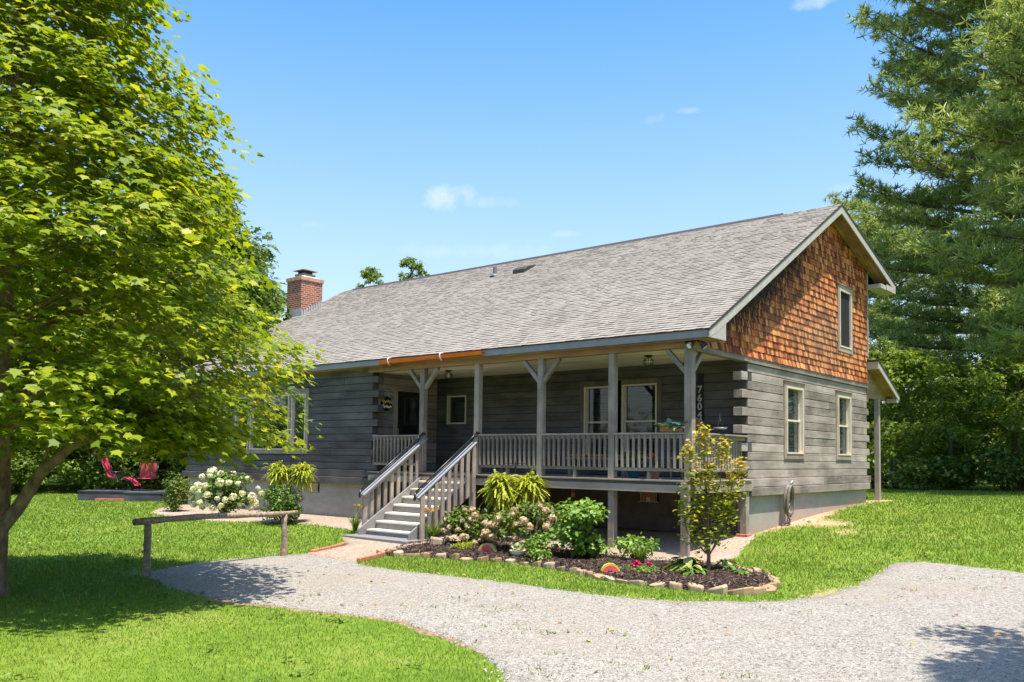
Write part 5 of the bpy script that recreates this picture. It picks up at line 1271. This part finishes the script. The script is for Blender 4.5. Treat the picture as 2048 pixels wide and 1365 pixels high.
# ------------------------------------------------------------------ things on and around the porch
M_bulb = plain('lamp_glass', (.75, .70, .6), .15, .05)
for xx, lb in ((-6.98, 'black caged ceiling lamp over the porch steps'), (-1.40, 'black caged ceiling lamp near the right porch corner')):
    o = empty('ceiling_lamp', (xx, .72, 2.47), lb, 'lamp', 'caged lamps on the porch ceiling'); m = MB(); m.lathe([(.085, 0), (.085, -.025), (.03, -.04), (.03, -.055)], (0, 0, 0), 16); m.build('base', M_black, o, local=True)
    m = MB()
    for q in range(6):
        a = q * math.pi / 3; m.tube([(.05 * math.cos(a), .05 * math.sin(a), -.05), (.105 * math.cos(a), .105 * math.sin(a), -.11), (.10 * math.cos(a), .10 * math.sin(a), -.17), (.03 * math.cos(a), .03 * math.sin(a), -.225)], .006, 5)
    for zq, rq in ((-.11, .105), (-.17, .10)): m.tube([(rq * math.cos(q * .393), rq * math.sin(q * .393), zq) for q in range(17)], .005, 5)
    m.build('cage', M_black, o, local=True); m = MB(); m.lathe([(.02, -.055), (.035, -.09), (.045, -.13), (.03, -.17), (.005, -.185)], (0, 0, 0), 12); m.build('bulb', M_bulb, o, local=True, smooth=True)
o = empty('flood_light', (.12, -.13, 2.575), 'black twin flood lamp under the eave at the right porch corner', 'flood light')
m = MB(); m.lathe([(.06, .0), (.06, -.02), (.02, -.03)], (0, 0, 0), 12); m.tube([(0, 0, -.02), (-.06, -.04, -.06)], .012, 6); m.tube([(0, 0, -.02), (.07, .01, -.06)], .012, 6); m.build('bracket', M_black, o, local=True)
for p, d in ((Vector((-.07, -.05, -.07)), Vector((-.25, -.75, -.6))), (Vector((.09, .02, -.07)), Vector((.55, .2, -.8)))):
    d.normalize(); m = MB(); m.tube([p - d * .04, p, p + d * .07, p + d * .10], [.03, .045, .06, .066], 12); h = m.build('lamp_head', M_black, o, local=True, smooth=False)
    m = MB(); m.tube([p + d * .095, p + d * .104], [.056, .05], 12); m.build('lens', M_bulb, h, local=True)
# house number board
o = empty('house_number_sign', (-1.075, PY - .005, 1.62), 'dark vertical house number board reading 7604 on the porch wall', 'sign')
m = MB(); m.prism([(-.105, -.42), (.105, -.42), (.085, .60), (-.03, .60)], 1, -.018, .0); m.build('board', plain('near_black_board', (.02, .02, .022), .7), o, local=True)
M_num = plain('silver_numeral', (.42, .42, .43), .4)
for ch_, zz in zip('7604', (.235, .055, -.125, -.305)):
    cu = bpy.data.curves.new('numeral', 'FONT'); cu.body = ch_; cu.size = .215; cu.align_x = 'CENTER'; cu.extrude = .006; cu.offset = .004; cu.materials.append(M_num)
    tmp = bpy.data.objects.new('tmp', cu); COL.objects.link(tmp); me_ = bpy.data.meshes.new_from_object(tmp.evaluated_get(bpy.context.evaluated_depsgraph_get())); bpy.data.objects.remove(tmp)
    t_ = bpy.data.objects.new('numeral', me_); COL.objects.link(t_); t_.parent = o; t_.location = (.01 , -.026, zz - .055); t_.rotation_euler = (math.pi / 2, 0, 0)
m = MB(); m.prism([(-.06, -.40), (.06, -.40), (.07, -.37), (-.05, -.36)], 1, -.026, -.019); m.build('trim_strip', M_num, o, local=True)
# round greeting sign by the door: two lines of cursive strokes on a dark disc
o = empty('greeting_sign', (AX + .008, .45, 1.70), 'dark round sign with pale cursive script hanging left of the front door', 'sign')
m = MB(); n = 28; m.add([(0.0, .19 * math.cos(2 * math.pi * i / n), .19 * math.sin(2 * math.pi * i / n)) for i in range(n)] + [(.018, .19 * math.cos(2 * math.pi * i / n), .19 * math.sin(2 * math.pi * i / n)) for i in range(n)], [tuple(range(n, 2 * n))] + [(i, (i + 1) % n, n + (i + 1) % n, n + i) for i in range(n)]); m.build('disc', M_black, o, local=True)
def script(z0, amp, wl, mat, name):
    m = MB(); m.tube([(.026, -.17 + .34 * u, z0 + amp * (math.sin(u * wl) + .5 * math.sin(u * wl * .37 + 1))) for u in [q / 60 for q in range(61)]], .013, 5); m.tube([(.026, -.10, z0 - amp), (.026, -.11, z0 + amp * 3)], .011, 5); m.build(name, mat, o, local=True)
script(.055, .028, 31, plain('tan_script', (.60, .40, .18), .6), 'script'); script(-.075, .024, 38, plain('cream_script', (.8, .72, .55), .6), 'script')
m = MB(); m.tube([(.012, -.11, .15), (.012, -.10, .33), (.012, .06, .33), (.012, .09, .15)], .008, 4); m.build('cord', M_frame, o, local=True)
# welcome mat, pots and seating seen between the balusters
m = MB(); m.box(-6.75, -5.75, .15, .70, .003, .018); tag(m.build('door_mat', M_terra, bevel=.004), 'reddish brown door mat at the top of the steps', 'mat')
def pot(x, y, z, r, h_, mat, label, leafn, lsz, lmat, bloom=None, spread=1.0):
    o = empty('potted_plant', (x, y, z), label, 'potted plant'); m = MB(); m.lathe([(r * .65, 0), (r * .9, h_ * .7), (r, h_ * .85), (r * 1.06, h_ * .87), (r * 1.06, h_), (r * .9, h_), (r * .85, h_ * .9)], (0, 0, 0), 18); m.build('pot', mat, o, local=True, smooth=False)
    p, d = blob_points(leafn, (0, 0, h_ + r * .6), (r * 1.4 * spread, r * 1.4 * spread, r * 1.1), .2, -.7); n = len(p)
    leaves('foliage', OVAL, p, d * .5 + [0, 0, .8] + rng.normal(0, .3, (n, 3)), d + rng.normal(0, .3, (n, 3)), rng.uniform(.7, 1.2, n) * lsz, lmat, o)
    if bloom: put_heads(o, [Vector((R.uniform(-1, 1) * r, R.uniform(-1.2, .2) * r, h_ + r * R.uniform(1.0, 1.7))) for _ in range(6)], .035, 26, bloom, 'bloom', .8, .035)
pot(-1.75, .75, .0, .17, .30, plain('teal_pot', (.03, .16, .20), .3), 'teal pot with green leaves behind the right balusters', 60, .16, M_hosta)
pot(-1.25, .7, .0, .14, .24, M_terra, 'small pot of red flowers behind the right balusters', 60, .08, M_shrub, leafmat('red_bloom', [(0, (.6, .01, .01)), (1, (.75, .04, .02))], .2))
def rail_planter():
    o = empty('rail_planter', (-.44, .02, .888), 'terracotta trough of variegated leaves standing on the porch railing', 'planter'); m = MB(); m.prism([(-.055, 0), (.055, 0), (.075, .12), (-.075, .12)], 0, -.26, .24); m.build('trough', M_terra, o, local=True, bevel=.01)
    M_var = Mat('variegated_leaf', .5, .3); M_var.col(M_var.ramp(M_var.attr(), [(0, (.06, .16, .06)), (.6, (.14, .28, .12)), (1, (.5, .55, .38))])); P, Nn, D, s_ = [], [], [], []
    for i in range(46):
        a = R.uniform(0, 6.28); P.append((R.uniform(-.26, .22), R.uniform(-.05, .05), .12)); D.append((math.cos(a) * .9 - .25, math.sin(a) * .8, R.uniform(-.1, 1.0))); Nn.append((R.gauss(0, .4), R.gauss(-.3, .4), 1)); s_.append(R.uniform(.14, .25))
    leaves('foliage', OVAL, np.array(P), np.array(Nn), np.array(D), np.array(s_), M_var.m, o)
rail_planter()
def wicker_chair():
    o = empty('wicker_chair', (-.85, 1.35, 0), 'tan round backed wicker chair behind the railing planter', 'chair'); M_w = wood('tan_wicker', 2, (.25, .15, .08), (.5, .34, .2), grain=40)
    m = MB(); n = 16; arc = [(.0 + .27 * math.cos(math.pi * i / n), .95 + .30 * math.sin(math.pi * i / n)) for i in range(n + 1)]
    poly = [(-.27, .42)] + arc[::-1] + [(.27, .42)]; m.prism(poly, 1, .22, .25); m.build('backrest', M_w, o, local=True)
    m = MB(); m.box(-.28, .28, -.28, .24, .38, .43); m.build('seat', M_w, o, local=True, bevel=.01)
    for sx in (-.25, .25):
        for sy in (-.25, .21): m = MB(); m.tube([(sx, sy, 0), (sx, sy, .38)], .02, 7); m.build('leg', M_w, o, local=True)
wicker_chair()
def bench():
    o = empty('porch_bench', (-3.1, 1.55, 0), 'low wooden bench with orange cushions under the porch windows', 'bench'); m = MB()
    for i in range(3): m.box(-.8, .8, -.2 + i * .14, -.08 + i * .14, .36, .40)
    m.build('seat', M_wx, o, local=True)
    for sx in (-.7, .7): m = MB(); m.box(sx - .04, sx + .04, -.19, .2, 0, .36); m.build('leg', M_wz, o, local=True)
    for i in range(3): m = MB(); m.box(-.75 + i * .52, -.28 + i * .52, -.19, .19, .403, .47); m.build('cushion', plain('orange_cushion', (.45, .16, .06), .8), o, local=True, bevel=.03)
bench()
# dish feeder hanging on a wire over the side railing
o = empty('dish_feeder', (.0, 1.06, .888), 'grey dish bird feeder on a bent wire stand on the side railing', 'bird feeder')
m = MB(); m.lathe([(.02, .085), (.10, .09), (.135, .115), (.13, .12), (.02, .10)], (0, 0, 0), 20); m.build('dish', M_steel, o, local=True, smooth=True)
m = MB(); m.tube([(0, .12, .0), (0, .06, .30), (0, .02, .40), (0, -.02, .40), (0, -.05, .30), (0, -.03, .26)], .006, 5); m.tube([(0, -.12, .10), (0, -.02, .34)], .005, 5); m.tube([(0, .0, .38), (0, .0, .29)], .003, 4); m.lathe([(.004, .30), (.018, .27), (.02, .25), (.006, .23)], (0, 0, 0), 10)
for a in (0, 2.1, 4.2): m.tube([(.04 * math.cos(a), .04 * math.sin(a), .0), (.03 * math.cos(a), .03 * math.sin(a), .09)], .006, 5)
m.build('stand', M_black, o, local=True)
# garden hose hung on the wall
o = empty('garden_hose', (.09, 4.12, -1.0), 'grey garden hose coiled on a hook on the gable foundation', 'hose')
M_hose = plain('grey_rubber_hose', (.19, .165, .14), .5, .3, 14)
m = MB()
for k in range(9):
    wy, zb, xo = R.uniform(.14, .28), R.uniform(.06, .40), R.uniform(-.03, .07); pts = []
    for q in range(25):
        a = 2 * math.pi * q / 24; s = math.sin(a); c = math.cos(a); yy = wy * s * (.55 + .45 * (1 - (c + 1) / 2)); pts.append((.02 + xo + .03 * (c + 1) / 2, -.02 + yy + R.uniform(-.006, .006) - k * .004, (zb + .86) / 2 + (.86 - zb) / 2 * c))
    m.tube(pts, .0135, 7, t=R.random())
m.tube([(.05, -.12, .50), (.07, -.16, .2), (.06, -.15, .03), (.05, -.11, -.01), (.06, -.04, .08), (.05, -.06, .3)], .0135, 7); m.tube([(.05, -.04, .2), (.06, -.02, .06), (.06, -.05, .0)], .0135, 7)
m.build('coil', M_hose, o, local=True, smooth=True)
m = MB(); m.box(-.1, .10, -.09, .07, .80, .825); m.tube([(.02, -.08, .83), (.10, -.05, .90), (.11, .0, .95), (.10, .05, .90), (.02, .08, .83)], .016, 6); m.build('hanger', M_steel, o, local=True)
m = MB(); m.tube([(-.05, .26, .76), (.04, .26, .76), (.06, .26, .67)], .016, 8); m.lathe([(.03, 0), (.03, .012)], (.04, .26, .78), 10); m.tube([(.05, .26, .68), (.06, .16, .60)], .012, 6); m.build('tap', plain('brass_tap', (.5, .35, .15), .35, metal=.7), o, local=True)
# bed ornaments
def melon(x, y, w_, label, ang, rind):
    o = empty('watermelon_stone', (x, y, float(gz(x, y)) + .07), label, 'garden ornament', 'painted watermelon stones', rz=ang); n = 18
    for nm, r0, mat, d in (('rind', 1.0, plain('melon_rind', rind, .6, .2), .035), ('flesh', .80, plain('melon_flesh', (.62, .10, .09), .6), .042)):
        m = MB(); m.prism([(r0 * w_ / 2 * math.cos(math.pi * i / n), r0 * w_ * .47 * math.sin(math.pi * i / n)) for i in range(n + 1)], 1, -d, d); m.build(nm, mat, o, local=True)
melon(.17, -3.02, .30, 'small painted watermelon slice stone near the magenta flowers', math.radians(44), (.50, .46, .05)); melon(-3.05, -2.22, .36, 'painted watermelon slice stone leaning by the pink hydrangeas', math.radians(15), (.42, .45, .16))
o = empty('bowl_planter', (-2.27, -2.30, float(gz(-2.27, -2.3)) + .075), 'round white bowl planter with pale succulents in the mulch', 'planter'); m = MB(); m.lathe([(.07, 0), (.125, .05), (.14, .09), (.145, .105), (.125, .105), (.10, .08)], (0, 0, 0), 22); m.build('bowl', plain('white_glaze', (.68, .64, .56), .4), o, local=True, smooth=False)
p, d = blob_points(90, (0, 0, .12), (.10, .10, .11), .2, -.2); leaves('foliage', OVAL, p, d + rng.normal(0, .3, d.shape), d + [0, 0, .6], rng.uniform(.05, .09, len(p)), leafmat('succulent', [(0, (.25, .32, .12)), (1, (.5, .5, .25))], .2), o)
